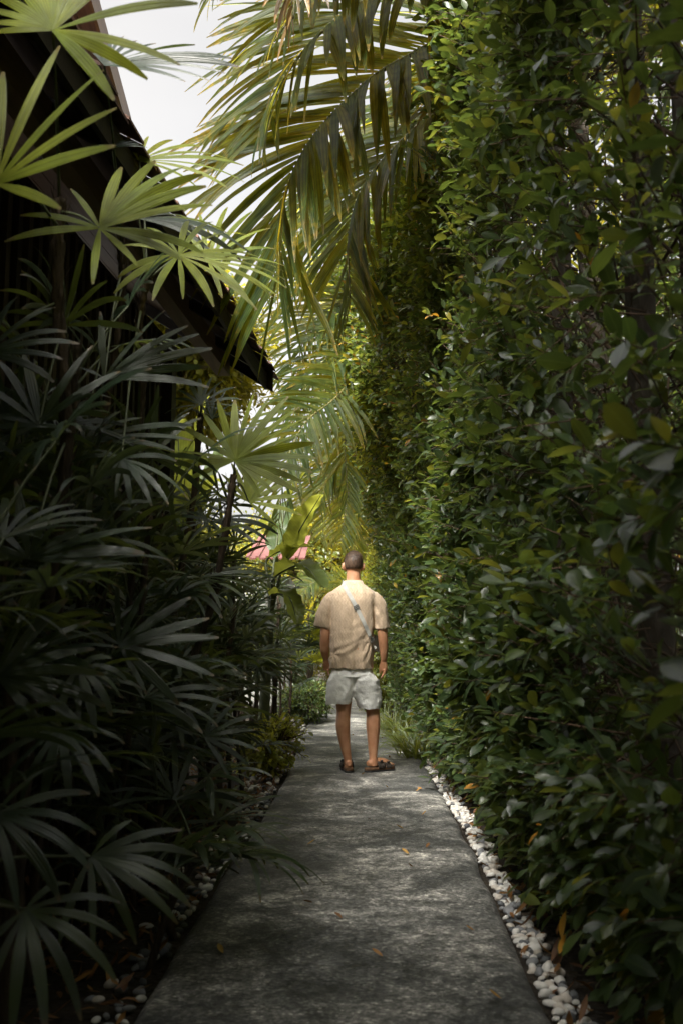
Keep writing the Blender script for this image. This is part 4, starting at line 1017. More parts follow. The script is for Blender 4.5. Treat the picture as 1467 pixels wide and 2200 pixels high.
# trees added only for their shade on path, plants and hedge
def add_shade_tree(label, x, y, crown_c, rad, n, leaf_len, clumps, group=None):
    t = empty('added_shade_tree', (x, y, 0), label, 'tree', group)
    cs = crown_cloud(t, crown_c, rad, n, leaf_len, leaf_len * .5, 'tree_leaf', clumps)
    top = Vector((crown_c[0] * .5 + x * .5, crown_c[1] * .5 + y * .5, crown_c[2]))
    trunk(t, [(x, y, -.05), (x + .1, y, crown_c[2] * .5), top], .15, .07)
    g = Geo()
    for c in cs[:16]:
        tubes(g, curve_pts([(x + .05, y, crown_c[2] * .62), ((top.x + c[0]) / 2, (top.y + c[1]) / 2, (top.z + c[2]) / 2 - .1), c], 8), np.linspace(.06, .012, 8), seg=6)
    g.build('limbs', M['bark'], t)
add_shade_tree('added unseen low tree shading the near end of the path', -2.9, -2.2, (-.6, -1.95, 4.2), (3.2, 2.6, .85), 8200, .16, 70)
add_shade_tree('added unseen tall tree whose crown shades the near hedge', -2.3, -.6, (-.15, -.2, 7.1), (1.6, 2.1, .75), 3300, .16, 40)
add_shade_tree('added unseen tree over the house roof shading the near lady palms', -4.2, 2.0, (-3.25, 1.9, 5.2), (1.35, 1.9, .65), 3600, .15, 40)
add_shade_tree('narrow tree added behind the house gable to shade the far path', -3.3, 12.8, (-2.25, 13.6, 5.3), (.95, 2.6, 1.0), 3600, .13, 40)
add_shade_tree('added unseen tall tree behind both hedge rows to block light', 3.9, 7.0, (3.7, 7.2, 8.7), (1.9, 3.2, 2.3), 5200, .17, 46)
# ------------------------------------------------------------------ the man on the path
PX0, PD = 759, 8.2
po = P(PX0, 1662, PD)
GZ = .012
person = empty('person', (po.x, PD, GZ), 'man seen from behind in tan short-sleeved shirt and white shorts, standing on the path', 'person')
ox = po.x
def pp(px, py, dy=0.0):
    p = P(px, py, PD); return np.array([p.x, PD + dy, p.z])

def lofted(g, rows, seg=20, power=2.2):
    """rows: (x, y, z, rx, ry) superellipse rings, closed at both ends"""
    a = np.linspace(0, 2 * np.pi, seg, endpoint=False)
    ca, sa = np.cos(a), np.sin(a)
    ex = np.sign(ca) * np.abs(ca) ** (2 / power); ey = np.sign(sa) * np.abs(sa) ** (2 / power)
    v = []
    for x, y, z, rx, ry in rows:
        v += [(x + rx * p, y + ry * q_, z) for p, q_ in zip(ex, ey)]
    K = len(rows); q = []
    for k in range(K - 1):
        for i in range(seg):
            j = (i + 1) % seg
            q.append((k * seg + i, k * seg + j, (k + 1) * seg + j, (k + 1) * seg + i))
    v.append(rows[0][:3]); v.append(rows[-1][:3])
    for i in range(0, seg, 2):
        j, k2 = (i + 1) % seg, (i + 2) % seg
        q.append((K * seg, k2, j, i)); b = (K - 1) * seg
        q.append((K * seg + 1, b + i, b + j, b + k2))
    g.add(v, q)

def ellipsoid(g, c, r, seg=16, rot=None):
    rows = []
    a = np.linspace(-np.pi / 2, np.pi / 2, 11)
    g2 = Geo()
    lofted(g2, [(0, 0, math.sin(t) * 1.0, max(.02, math.cos(t)), max(.02, math.cos(t))) for t in a], seg, 2.0)
    v = np.concatenate(g2.v) * np.array(r)
    if rot is not None: v = v @ np.array(rot).T
    g.add(v + np.array(c), np.concatenate(g2.q))

def remeshed(g, voxel, smooth_it, name):
    o = g.build('tmp_body', None)
    m = o.modifiers.new('r', 'REMESH'); m.mode = 'VOXEL'; m.voxel_size = voxel
    s = o.modifiers.new('s', 'SMOOTH'); s.iterations = smooth_it; s.factor = .5
    dg = bpy.context.evaluated_depsgraph_get()
    me = bpy.data.meshes.new_from_object(o.evaluated_get(dg))
    me.name = name
    bpy.data.objects.remove(o)
    for p in me.polygons: p.use_smooth = True
    return me

def displace(me, fn):
    n = len(me.vertices)
    co = np.zeros(n * 3); me.vertices.foreach_get('co', co); co = co.reshape(-1, 3)
    no = np.zeros(n * 3); me.vertices.foreach_get('normal', no); no = no.reshape(-1, 3)
    co = co + no * np.array([fn(c, m) for c, m in zip(co, no)])[:, None]
    me.vertices.foreach_set('co', co.astype(np.float32).ravel()); me.update()

# ---- body: one continuous skin
b = Geo()
hx = pp(759, 1225)[0]                                   # head / spine x
sx = pp(757, 1330)[0]
lofted(b, [(sx, PD, .86, .145, .105), (sx, PD, .95, .16, .115), (sx, PD, 1.08, .148, .10), (sx, PD, 1.25, .165, .115), (sx, PD, 1.37, .160, .10), (sx, PD, 1.44, .115, .078), (hx, PD + .005, 1.50, .068, .066), (hx, PD + .012, 1.56, .058, .062), (hx, PD + .02, 1.63, .056, .062)], 20, 2.2)
ellipsoid(b, (hx, PD + .028, 1.683), (.074, .094, .098))
ellipsoid(b, (hx, PD + .055, 1.615), (.056, .066, .062))
ellipsoid(b, (hx, PD + .120, 1.655), (.012, .020, .024))          # nose
ellipsoid(b, (hx, PD + .112, 1.69), (.045, .014, .010))           # brow
ellipsoid(b, (hx, PD + .110, 1.612), (.024, .012, .010))          # lips
ellipsoid(b, (hx, PD + .108, 1.575), (.020, .016, .016))          # chin
for s in (-1, 1):
    ellipsoid(b, (hx + s * .083, PD + .018, 1.662), (.011, .020, .033), rot=Matrix.Rotation(s * .35, 3, 'Z'))
    ellipsoid(b, (hx + s * .075, PD + .028, 1.638), (.008, .011, .014))
def limb(pts, rad, n=22, seg=14):
    c = curve_pts(pts, n)
    x = np.linspace(0, len(rad) - 1, n)
    rr = np.stack([np.interp(x, range(len(rad)), [r if np.isscalar(r) else r[0] for r in rad]), np.interp(x, range(len(rad)), [r if np.isscalar(r) else r[1] for r in rad])], 1)
    tubes(b, c, rr, seg=seg)
# legs: hip, mid thigh, knee, calf, shin, ankle
limb([pp(738, 1445), pp(738, 1490, .0), pp(738, 1530, .005), pp(736.5, 1560, -.012), pp(741, 1600, -.004), pp(746.5, 1630, .0), pp(748.5, 1650, .002)],
     [.085, .074, .056, .0585, .043, .031, .034], n=34)
limb([pp(778, 1445), pp(791, 1490, .0), pp(800, 1528, .005), pp(801, 1558, -.012), pp(801, 1598, -.004), pp(801, 1626, .0), pp(801, 1646, .002)],
     [.085, .074, .054, .0575, .043, .032, .035], n=34)
# feet: heel to toe
def foot(hpx, dirx, diry, L=.25):
    h = pp(hpx, 1650); d = np.array([dirx, diry, 0]); d = d / np.linalg.norm(d); sd = np.array([d[1], -d[0], 0])
    zz = GZ + .034
    heel = np.array([h[0], PD, 0])
    def q(f, o=0, z=0): return heel + d * f + sd * o + np.array([0, 0, zz + z])
    c = [q(-.045, 0, .030), q(.0, 0, .034), q(.06, 0, .040), q(.12, 0, .030), q(.17, 0, .020)]
    limb(c, [.022, .031, .034, .034, .024], n=14)
    for k, (o, l, r) in enumerate(((-.028, .075, .012), (-.010, .070, .009), (.004, .063, .0085), (.017, .054, .008), (.029, .044, .0075))):
        s = 1 if dirx < .2 else 1
        o2 = o * (1 if hpx > 759 else -1) * 1
        limb([q(.14, o2 * .9, .014), q(.17 + l * .4, o2, .014), q(.17 + l * .8, o2 * 1.05, .010)], [r * 1.1, r, r * .85], n=6, seg=8)
    return heel, d, sd
lf = foot(748.5, -.12, 1.0)
rf = foot(799, .80, .60)
# arms
limb([pp(711, 1283), pp(702, 1330, .0), pp(698, 1372, -.01), pp(697.5, 1398, .005), pp(700, 1414, .03)], [.046, .046, .040, .036, .026], n=26)
limb([pp(809, 1283), pp(818, 1330, .0), pp(822, 1372, -.01), pp(824, 1398, .0), pp(824, 1418, .015)], [.046, .046, .041, .036, .026], n=26)
# right hand hanging, relaxed: palm, five curled fingers
w = pp(824, 1418, .015)
limb([w, w + (-.002, .002, -.035), w + (-.004, .004, -.075), w + (-.005, .006, -.092)], [(.024, .020), (.032, .018), (.037, .016), (.034, .014)], n=12, seg=12)
for k, (oy, l, cur) in enumerate(((.030, .062, .3), (.011, .070, .42), (-.009, .066, .52), (-.027, .052, .62))):
    a = w + np.array([-.006 + .004 * k, oy, -.088])
    p1_ = a + np.array([-.006 * cur, 0, -.38 * l]); p2_ = p1_ + np.array([-.30 * l * cur, -.002, -.30 * l]); p3_ = p2_ + np.array([-.30 * l * cur * 1.2, -.004, -.22 * l])
    limb([a + (0, 0, .012), a, p1_, p2_, p3_], [.0105, .0098, .0090, .0082, .0068], n=12, seg=8)
a = w + np.array([-.010, .030, -.035])
limb([a, a + (-.012, .016, -.030), a + (-.018, .022, -.058), a + (-.018, .022, -.080)], [.0135, .0118, .0098, .0080], n=10, seg=8)
# left hand slipped into the pocket
w = pp(700, 1414, .03)
limb([w, w + (.006, .012, -.04), w + (.012, .02, -.08), w + (.014, .022, -.10)], [(.024, .020), (.032, .019), (.036, .018), (.033, .015)], n=12, seg=12)
for k, oy in enumerate((.045, .027, .009, -.008)):
    a = w + np.array([.014, oy - .004, -.094])
    limb([a, a + (.006, 0, -.028), a + (.014, 0, -.052)], [.0098, .009, .0072], n=8, seg=8)
a = w + np.array([.008, .040, -.03])
limb([a, a + (.004, .02, -.03), a + (.008, .024, -.06)], [.0125, .011, .0085], n=8, seg=8)

body_me = remeshed(b, .0052, 3, 'body')
m, nt, nodes, links = new_mat('skin')
tc = nt.nodes.new('ShaderNodeTexCoord')
nz = N_(nt, 'ShaderNodeTexNoise', i_Scale=14.0, i_Detail=5.0); links.new(tc.outputs['Object'], nz.inputs['Vector'])
c = ramp(nt, nz.outputs['Fac'], [(.35, (.42, .20, .105)), (.65, (.52, .275, .155))]).outputs[0]
pr = N_(nt, 'ShaderNodeBsdfPrincipled', i_Roughness=.46); links.new(c, pr.inputs['Base Color'])
pr.inputs['Subsurface Weight'].default_value = .08; pr.inputs['Subsurface Radius'].default_value = (.02, .008, .004)
n2 = N_(nt, 'ShaderNodeTexNoise', i_Scale=160.0, i_Detail=3.0); links.new(tc.outputs['Object'], n2.inputs['Vector'])
bp = N_(nt, 'ShaderNodeBump', i_Strength=.12, i_Distance=.002); links.new(n2.outputs['Fac'], bp.inputs['Height']); links.new(bp.outputs[0], pr.inputs['Normal'])
o_ = nt.nodes.new('ShaderNodeOutputMaterial'); links.new(pr.outputs[0], o_.inputs[0]); M['skin'] = m
link('body', body_me, M['skin'], person)
# eyes
for s in (-1, 1):
    g = Geo(); ellipsoid(g, (hx + s * .031, PD + .108, 1.674), (.012, .009, .007), seg=10)
    g.build('eye', solid_mat('eye', [(.3, (.5, .48, .45)), (.7, (.6, .58, .55))], bump=0, rough=.2), person)

# ---- hair
m, nt, nodes, links = new_mat('brown_hair')
tc = nt.nodes.new('ShaderNodeTexCoord'); mp = nt.nodes.new('ShaderNodeMapping'); mp.inputs['Scale'].default_value = (1, 1, .22); mp.inputs['Rotation'].default_value = (0, .5, 0)
links.new(tc.outputs['Object'], mp.inputs[0])
nz = N_(nt, 'ShaderNodeTexNoise', i_Scale=170.0, i_Detail=4.0, i_Distortion=.8); links.new(mp.outputs[0], nz.inputs['Vector'])
c = ramp(nt, nz.outputs['Fac'], [(.35, (.024, .013, .008)), (.65, (.125, .075, .045))]).outputs[0]
pr = N_(nt, 'ShaderNodeBsdfPrincipled', i_Roughness=.5); links.new(c, pr.inputs['Base Color'])
bp = N_(nt, 'ShaderNodeBump', i_Strength=.8, i_Distance=.005); links.new(nz.outputs['Fac'], bp.inputs['Height']); links.new(bp.outputs[0], pr.inputs['Normal'])
o_ = nt.nodes.new('ShaderNodeOutputMaterial'); links.new(pr.outputs[0], o_.inputs[0]); M['hair'] = m
g = Geo()
A_, B_ = 48, 40
v = []
for i in range(B_ + 1):
    th = math.pi * i / B_
    for j in range(A_):
        ph = 2 * math.pi * j / A_
        d = np.array([math.sin(th) * math.cos(ph), math.sin(th) * math.sin(ph), math.cos(th)])
        z = d[2]
        line = -.52 if d[1] < -.2 else (-.52 + (d[1] + .2) * 1.35)          # hairline: low at the nape, high over the brow
        ear = 0.55 * math.exp(-((d[1] - .0) / .26) ** 2) * (abs(d[0]) > .6)
        cover = np.clip((z - line - ear * .55) / .16, 0, 1)
        top = np.clip((z - .05) / .6, 0, 1)
        r = (.93 + .085 * cover ** .6 + .070 * top * cover)
        st = noise.noise((d[0] * 7 + z * 3, d[1] * 7, z * 2.2)) * .022 + noise.noise((d[0] * 22 + z * 9, d[1] * 22, z * 5)) * .012
        r += cover * top * st * 1.3 + cover * st * .3
        v.append((hx + d[0] * .0755 * r, PD + .026 + d[1] * .096 * r, 1.684 + z * .100 * r))
q = []
for i in range(B_):
    for j in range(A_):
        j2 = (j + 1) % A_
        q.append((i * A_ + j, (i + 1) * A_ + j, (i + 1) * A_ + j2, i * A_ + j2))
g.add(v, q)
hair_o = g.build('hair', M['hair'], person)
# short strands standing off the crown
k = 2600
th = np.arccos(rng.uniform(-.25, 1, k)); ph = rng.uniform(0, 2 * np.pi, k)
d = np.stack([np.sin(th) * np.cos(ph), np.sin(th) * np.sin(ph), np.cos(th)], 1)
ok = ~((d[:, 1] > .25) & (d[:, 2] < .25)) & ~((np.abs(d[:, 0]) > .8) & (d[:, 2] < .15) & (d[:, 1] > -.3))
d = d[ok]; k = len(d)
topf = np.clip((d[:, 2] - .05) / .6, 0, 1)
bs = np.array([hx, PD + .026, 1.684]) + d * np.array([.0755, .096, .1]) * (1.0 + .07 * topf)[:, None]
swirl = nrm(np.stack([-d[:, 1] * .5 + .6, d[:, 0] * .4 + .1, -.55 * np.ones(k)], 1) - d * np.sum(np.stack([-d[:, 1] * .5 + .6, d[:, 0] * .4 + .1, -.55 * np.ones(k)], 1) * d, 1)[:, None])
g = Geo()
ribbons(g, bs, swirl + d * (.25 + .25 * topf)[:, None], d, .010 + .022 * topf, .0026, [1, .9, .6, .2], across=2, curl=-.5, rnd=rng.random(k))
g.build('strands', M['hair'], hair_o)

# ---- shirt
g = Geo()
zt = lambda py: pp(759, py)[2]
rows = []
for py, xl, xr, ry in ((1438, 706, 803.5, .136), (1425, 705.5, 804, .136), (1400, 706.5, 803.5, .130), (1370, 707, 803.5, .128), (1340, 708, 804, .130), (1310, 708, 805, .132), (1290, 706, 808, .128), (1276, 709, 808, .116), (1266, 719, 798, .098), (1258, 732, 786, .080), (1250, 741, 776, .070)):
    xa, xb = pp(xl, py)[0], pp(xr, py)[0]
    rows.append(((xa + xb) / 2, PD + .004, zt(py), (xb - xa) / 2, ry))
lofted(g, rows, 28, 2.5)
def sleeve(pts, rad):
    c = curve_pts(pts, 18); x = np.linspace(0, len(rad) - 1, 18)
    rr = np.stack([np.interp(x, range(len(rad)), [r[0] for r in rad]), np.interp(x, range(len(rad)), [r[1] for r in rad])], 1)
    tubes(g, c, rr, seg=18)
sleeve([pp(722, 1284), pp(708, 1296), pp(699, 1322), pp(693.5, 1349)], [(.062, .068), (.072, .066), (.075, .062), (.076, .060)])
sleeve([pp(796, 1284), pp(808, 1296), pp(816, 1322), pp(820.5, 1352)], [(.062, .068), (.072, .066), (.074, .062), (.074, .060)])
shirt_me = remeshed(g, .0065, 4, 'shirt')
zh = zt(1436)
def folds(c, nn):
    x, y, z = c[0] - sx, c[1] - PD, c[2]
    d = 0.0
    low = np.clip((1.42 - z) / .4, 0, 1)
    d += .021 * low * noise.noise((x * 13, y * 7, z * 2.0))                              # long vertical drape
    d += .008 * noise.noise((x * 26 + z * 8, y * 18, z * 9))
    if y < .05:
        d += -.010 * math.exp(-((x - .00) / .020) ** 2) * np.clip((1.32 - z) / .1, 0, 1) * np.clip((z - .95) / .15, 0, 1)      # centre pleat
        # wrinkles that fan from the strap under the right arm and from the tuck at the left hip
        for cx, cz, s in ((.155, 1.03, 1), (-.165, .935, -1)):
            rx, rz = x - cx, z - cz
            rr = math.hypot(rx, rz); an = math.atan2(rz, rx)
            d += .015 * math.exp(-rr / .12) * (rr / (rr + .05)) * math.sin(an * 6 + 9 * noise.noise((x * 6, z * 6, 1)))
        rr = math.hypot(x + .172, z - .95)
        d += -.012 * math.exp(-(rr / .030) ** 2)
        d += .006 * np.clip((1.04 - z) / .2, 0, 1) * noise.noise((x * 9 - z * 9, 3, z * 12))
    ax = abs(x)
    if ax > .165 and z > 1.1:
        d += .006 * noise.noise((x * 10, y * 10, z * 22 + x * 18))
        d += -.012 * math.exp(-((ax - .178) / .012) ** 2) * np.clip((1.36 - z) / .08, 0, 1)   # armhole seam line
    return d
displace(shirt_me, folds)
m, nt, nodes, links = new_mat('tan_wavy_cotton')
tc = nt.nodes.new('ShaderNodeTexCoord')
wv = N_(nt, 'ShaderNodeTexWave', i_Scale=13.0, i_Distortion=0.0); wv.bands_direction = 'X'
mp = nt.nodes.new('ShaderNodeVectorMath'); mp.operation = 'ADD'
sep = nt.nodes.new('ShaderNodeSeparateXYZ'); links.new(tc.outputs['Object'], sep.inputs[0])
wig = math_(nt, 'MULTIPLY', math_(nt, 'SINE', math_(nt, 'MULTIPLY', sep.outputs[2], 150.0)), .0060)
nz = N_(nt, 'ShaderNodeTexNoise', i_Scale=7.0, i_Detail=2.0); links.new(tc.outputs['Object'], nz.inputs['Vector'])
wig = math_(nt, 'ADD', wig, math_(nt, 'MULTIPLY', nz.outputs['Fac'], .035))
cmb = nt.nodes.new('ShaderNodeCombineXYZ'); links.new(wig, cmb.inputs[0])
links.new(tc.outputs['Object'], mp.inputs[0]); links.new(cmb.outputs[0], mp.inputs[1]); links.new(mp.outputs[0], wv.inputs['Vector'])
n2 = N_(nt, 'ShaderNodeTexNoise', i_Scale=60.0, i_Detail=5.0); links.new(tc.outputs['Object'], n2.inputs['Vector'])
c = ramp(nt, wv.outputs['Fac'], [(.15, (.53, .405, .285)), (.6, (.565, .435, .31))]).outputs[0]
c = mixc(nt, .5, c, ramp(nt, n2.outputs['Fac'], [(.35, (.8, .8, .8)), (.65, (1.1, 1.1, 1.1))]).outputs[0], 'MULTIPLY')
pr = N_(nt, 'ShaderNodeBsdfPrincipled', i_Roughness=.9); pr.inputs['Specular IOR Level'].default_value = .15; pr.inputs['Sheen Weight'].default_value = .2
links.new(c, pr.inputs['Base Color'])
bp = N_(nt, 'ShaderNodeBump', i_Strength=.30, i_Distance=.004)
links.new(math_(nt, 'ADD', wv.outputs['Fac'], math_(nt, 'MULTIPLY', n2.outputs['Fac'], .5)), bp.inputs['Height']); links.new(bp.outputs[0], pr.inputs['Normal'])
o_ = nt.nodes.new('ShaderNodeOutputMaterial'); links.new(pr.outputs[0], o_.inputs[0]); M['shirt'] = m
shirt = link('shirt', shirt_me, M['shirt'], person)
# collar: folded band round the neck
g = Geo()
for (r0, z0, r1, z1) in ((.071, 1.540, .100, 1.478),):
    a = np.linspace(0, 2 * np.pi, 41)
    ring = []
    for dz, f, th in ((0, 0, 0), (0, 1, 0), (0, 1, .006), (0, 0, .006)):
        pass
    rows_ = []
    for f, off in ((0, -.003), (0, .003), (.5, .006), (1, .005), (1, -.001), (.5, -.001)):
        rr = r0 + (r1 - r0) * f + off; zz = z0 + (z1 - z0) * f + (.003 if f == 0 else 0)
        rows_.append([(hx + rr * 1.0 * math.cos(t), PD + .012 + rr * (.98 if math.sin(t) > 0 else .98 - .10 * f) * math.sin(t), zz - .018 * max(0, math.sin(t)) - .010 * abs(math.cos(t)) * f) for t in a])
    v = np.array(rows_); n6, na = v.shape[:2]
    idx = np.arange(n6 * na).reshape(n6, na); nxt = np.roll(idx, -1, 0)
    q = np.stack([idx[:, :-1], nxt[:, :-1], nxt[:, 1:], idx[:, 1:]], -1).reshape(-1, 4)
    g.add(v.reshape(-1, 3), q)
g.build('collar', M['shirt'], shirt)

# ---- shorts
g = Geo()
rows = []
xa, xb = pp(705, 1430)[0], pp(805, 1430)[0]
for z, rx, ry in ((.76, .176, .116), (.81, .166, .108), (.87, .15, .10)):
    rows.append((sx, PD, z, rx, ry))
lofted(g, rows, 28, 2.4)
def leg_loft(L):
    lofted(g, [(pp((a + c_) / 2, py)[0], PD + .002, zt(py) + dz, (pp(c_, py)[0] - pp(a, py)[0]) / 2, ry) for a, c_, py, ry, dz in L], 26, 2.3)
leg_loft([(700.5, 753, 1513, .104, 0), (699.5, 756, 1497, .108, 0), (700, 763, 1482, .112, 0), (703, 762, 1462, .114, 0), (713, 764, 1440, .102, 0)])
leg_loft([(770, 816.5, 1523, .104, 0), (765, 820, 1506, .108, 0), (756.5, 820, 1486, .112, 0), (756, 815, 1462, .118, 0), (752, 797, 1440, .102, 0)])
sh_me = remeshed(g, .0065, 3, 'shorts')
def folds2(c, nn):
    x, y, z = c[0] - sx, c[1] - PD, c[2]
    d = .009 * noise.noise((x * 9 + z * 5, y * 9, z * 8 - x * 7)) + .0045 * noise.noise((x * 24 - z * 16, y * 16, z * 30 + x * 12)) + \
        .002 * noise.noise((x * 60 + z * 30, y * 30, z * 75 - x * 40))
    if y < 0:
        d += -.006 * math.exp(-((x - .004) / .012) ** 2) * np.clip((z - .60) / .05, 0, 1)
        rx, rz = x - .13, z - .80
        d += .008 * math.exp(-math.hypot(rx, rz) / .12) * (math.hypot(rx, rz) / (math.hypot(rx, rz) + .05)) * math.sin(math.atan2(rz, rx) * 6 + 8 * noise.noise((x * 7, z * 7, 4)))
        rx, rz = x + .03, z - .63
        d += .008 * math.exp(-math.hypot(rx, rz) / .10) * (math.hypot(rx, rz) / (math.hypot(rx, rz) + .05)) * math.sin(math.atan2(rz, rx) * 5 + 8 * noise.noise((x * 7, z * 7, 2)))
    return d
displace(sh_me, folds2)
m, nt, nodes, links = new_mat('white_crinkled_linen')
tc = nt.nodes.new('ShaderNodeTexCoord')
nz = N_(nt, 'ShaderNodeTexNoise', i_Scale=22.0, i_Detail=6.0); links.new(tc.outputs['Object'], nz.inputs['Vector'])
vz = N_(nt, 'ShaderNodeTexNoise', i_Scale=34.0, i_Detail=5.0, i_Distortion=1.6); links.new(tc.outputs['Object'], vz.inputs['Vector'])
c = ramp(nt, nz.outputs['Fac'], [(.3, (.80, .80, .77)), (.7, (.85, .85, .82))]).outputs[0]
pr = N_(nt, 'ShaderNodeBsdfPrincipled', i_Roughness=.9); pr.inputs['Specular IOR Level'].default_value = .15
links.new(c, pr.inputs['Base Color'])
bp = N_(nt, 'ShaderNodeBump', i_Strength=.45, i_Distance=.008); links.new(vz.outputs['Fac'], bp.inputs['Height']); links.new(bp.outputs[0], pr.inputs['Normal'])
o_ = nt.nodes.new('ShaderNodeOutputMaterial'); links.new(pr.outputs[0], o_.inputs[0]); M['shorts'] = m
link('shorts', sh_me, M['shorts'], person)

# ---- sandals: cork footbed, dark sole, two-strap upper
M['cork'] = solid_mat('brown_cork', [(.35, (.07, .036, .018)), (.65, (.13, .07, .035))], scale=60, bump=.3, rough=.8)
M['sole'] = solid_mat('black_rubber', [(.3, (.012, .012, .012)), (.7, (.025, .025, .025))], scale=30, bump=.1, rough=.7)
M['suede'] = solid_mat('taupe_suede', [(.35, (.040, .032, .026)), (.65, (.075, .062, .050))], scale=40, bump=.3, rough=.95)
def sandal(info, mirror, label):
    heel, d, sd = info
    def W(f, o, z): return tuple(heel + d * f + sd * o * mirror + np.array([0, 0, GZ + z]))
    outline = [(-.070, 0), (-.066, .018), (-.050, .033), (-.01, .038), (.05, .038), (.10, .045), (.15, .050), (.19, .044), (.215, .026), (.222, .004), (.214, -.022), (.19, -.038), (.14, -.043), (.09, -.038), (.04, -.034), (-.02, -.036), (-.052, -.031), (-.067, -.016)]
    def slab(z0, z1, grow):
        g = Geo(); n = len(outline)
        v = []
        for z, gr in ((z0, grow - .003), (z0 + .003, grow), (z1 - .003, grow), (z1, grow - .003)):
            for f, o in outline:
                l = math.hypot(f - .075, o * 3) + 1e-6
                v.append(W(f + (f - .075) / .15 * gr, o + np.sign(o) * gr, z))
        q = []
        for k in range(3):
            for i in range(n): j = (i + 1) % n; q.append((k * n + i, k * n + j, (k + 1) * n + j, (k + 1) * n + i))
        c0 = len(v); v.append(W(.075, 0, z0)); v.append(W(.075, 0, z1))
        for i in range(0, n, 2):
            j, k2 = (i + 1) % n, (i + 2) % n
            q.append((c0, k2, j, i)); q.append((c0 + 1, 3 * n + i, 3 * n + j, 3 * n + k2))
        g.add(v, q); return g
    s = slab(.010, .034, 0).build('sandal', M['cork'], person)
    s['label'] = label
    slab(.0, .0105, .002).build('sole', M['sole'], s)
    for f0, f1, hgt in ((.035, .100, .082), (.112, .165, .062)):
        g = Geo(); rows_ = []
        for f in np.linspace(f0, f1, 6):
            t = (f - f0) / (f1 - f0)
            r_ = []
            for a in np.linspace(0, math.pi, 15):
                hw = np.interp(f, [-.05, .05, .15, .2], [.036, .041, .049, .046]) + .003
                r_.append(W(f - .012 * math.sin(a) * (1 - t), hw * math.cos(a), .022 + (hgt - .02 * t) * math.sin(a) ** .8))
            rows_.append(r_)
        v = np.array(rows_); a_, b2 = v.shape[:2]
        idx = np.arange(a_ * b2).reshape(a_, b2)
        q = np.stack([idx[:-1, :-1], idx[:-1, 1:], idx[1:, 1:], idx[1:, :-1]], -1).reshape(-1, 4)
        g.add(v.reshape(-1, 3), q)
        st = g.build('strap', M['suede'], s)
        sm_ = st.modifiers.new('thick', 'SOLIDIFY'); sm_.thickness = .004; sm_.offset = 1
        g = Geo()
        c = np.array(W((f0 + f1) / 2, .036, .022 + hgt * .72))
        lofted(g, [(c[0], c[1], c[2] - .008, .012, .012), (c[0], c[1], c[2] + .008, .012, .012)], 8)
        g.build('buckle', M['sole'], st)
sandal(lf, -1, 'left sandal pointing away with the heel towards the viewer')
sandal(rf, 1, 'right sandal turned sideways')

# ---- crossbody bag: webbing strap over the back, pouch on the front
bag = empty('crossbody_bag', (ox + .1, PD - .1, 1.1), 'grey crossbody bag strap running from neck to right hip across the tan shirt', 'bag')
bvh = BVHTree.FromPolygons([v.co.copy() for v in shirt_me.vertices], [tuple(p.vertices) for p in shirt_me.polygons])
M['webbing'] = solid_mat('grey_webbing', [(.3, (.44, .44, .41)), (.7, (.54, .535, .50))], scale=120, bump=.25, rough=.8)
def on_shirt(x, z, side):
    h = bvh.ray_cast(Vector((x, PD + side * 1.0, z)), Vector((0, -side, 0)))
    if h[0] is None: return Vector((x, PD, z))
    return h[0] + Vector((0, side * .005, 0))
xa, za = pp(738, 1257)[0], zt(1257); xb, zb = pp(803, 1388)[0], zt(1388)
line = [(xa + (xb - xa) * t + .010 * math.sin(t * 3.14), za + (zb - za) * t) for t in np.linspace(0, 1, 26)]
back = []
for x, z in line:
    p = on_shirt(x, z, -1); back.append(p)
ys = np.array([p.y for p in back]); ys = np.minimum(ys, np.convolve(np.pad(ys, 3, 'edge'), np.ones(7) / 7, 'valid'))
back = [Vector((p.x, y, p.z)) for p, y in zip(back, ys)]
front = [on_shirt(xa + (xb - xa) * t, za + (1.06 - za) * t, 1) for t in np.linspace(.04, 1, 16)]
ring = list(reversed(front)) + [Vector((xa - .004, PD + .03, za + .022)), Vector((xa - .006, PD - .03, za + .020))] + back + [Vector((xb + .014, PD - .06, zb - .02)), Vector((xb + .020, PD + .02, zb - .03)), Vector((xb + .012, PD + .09, zb - .01))]
ring = curve_pts(ring, 110)
t = nrm(np.gradient(ring, axis=0))
g = Geo()
ctr = np.array([sx, PD, 0])
out = ring - ctr; out[:, 2] = 0; out = nrm(out)
out = nrm(out * np.array([.35, 1.0, 1.0]) + np.array([0, 0, .0]))
out = nrm(out - t * np.sum(out * t, 1)[:, None]); sd_ = np.cross(t, out)
hw, th = .0155, .0022
v = np.stack([ring - sd_ * hw - out * th, ring + sd_ * hw - out * th, ring + sd_ * hw + out * th, ring - sd_ * hw + out * th], 1)
n = len(ring); idx = np.arange(n * 4).reshape(n, 4); nx_ = np.roll(idx, -1, 1)
g.add(v.reshape(-1, 3), np.stack([idx[:-1], nx_[:-1], nx_[1:], idx[1:]], -1).reshape(-1, 4))
g.build('strap', M['webbing'], bag, smooth=False)
M['plastic'] = solid_mat('grey_plastic', [(.3, (.15, .15, .14)), (.7, (.2, .2, .19))], bump=0, rough=.45)
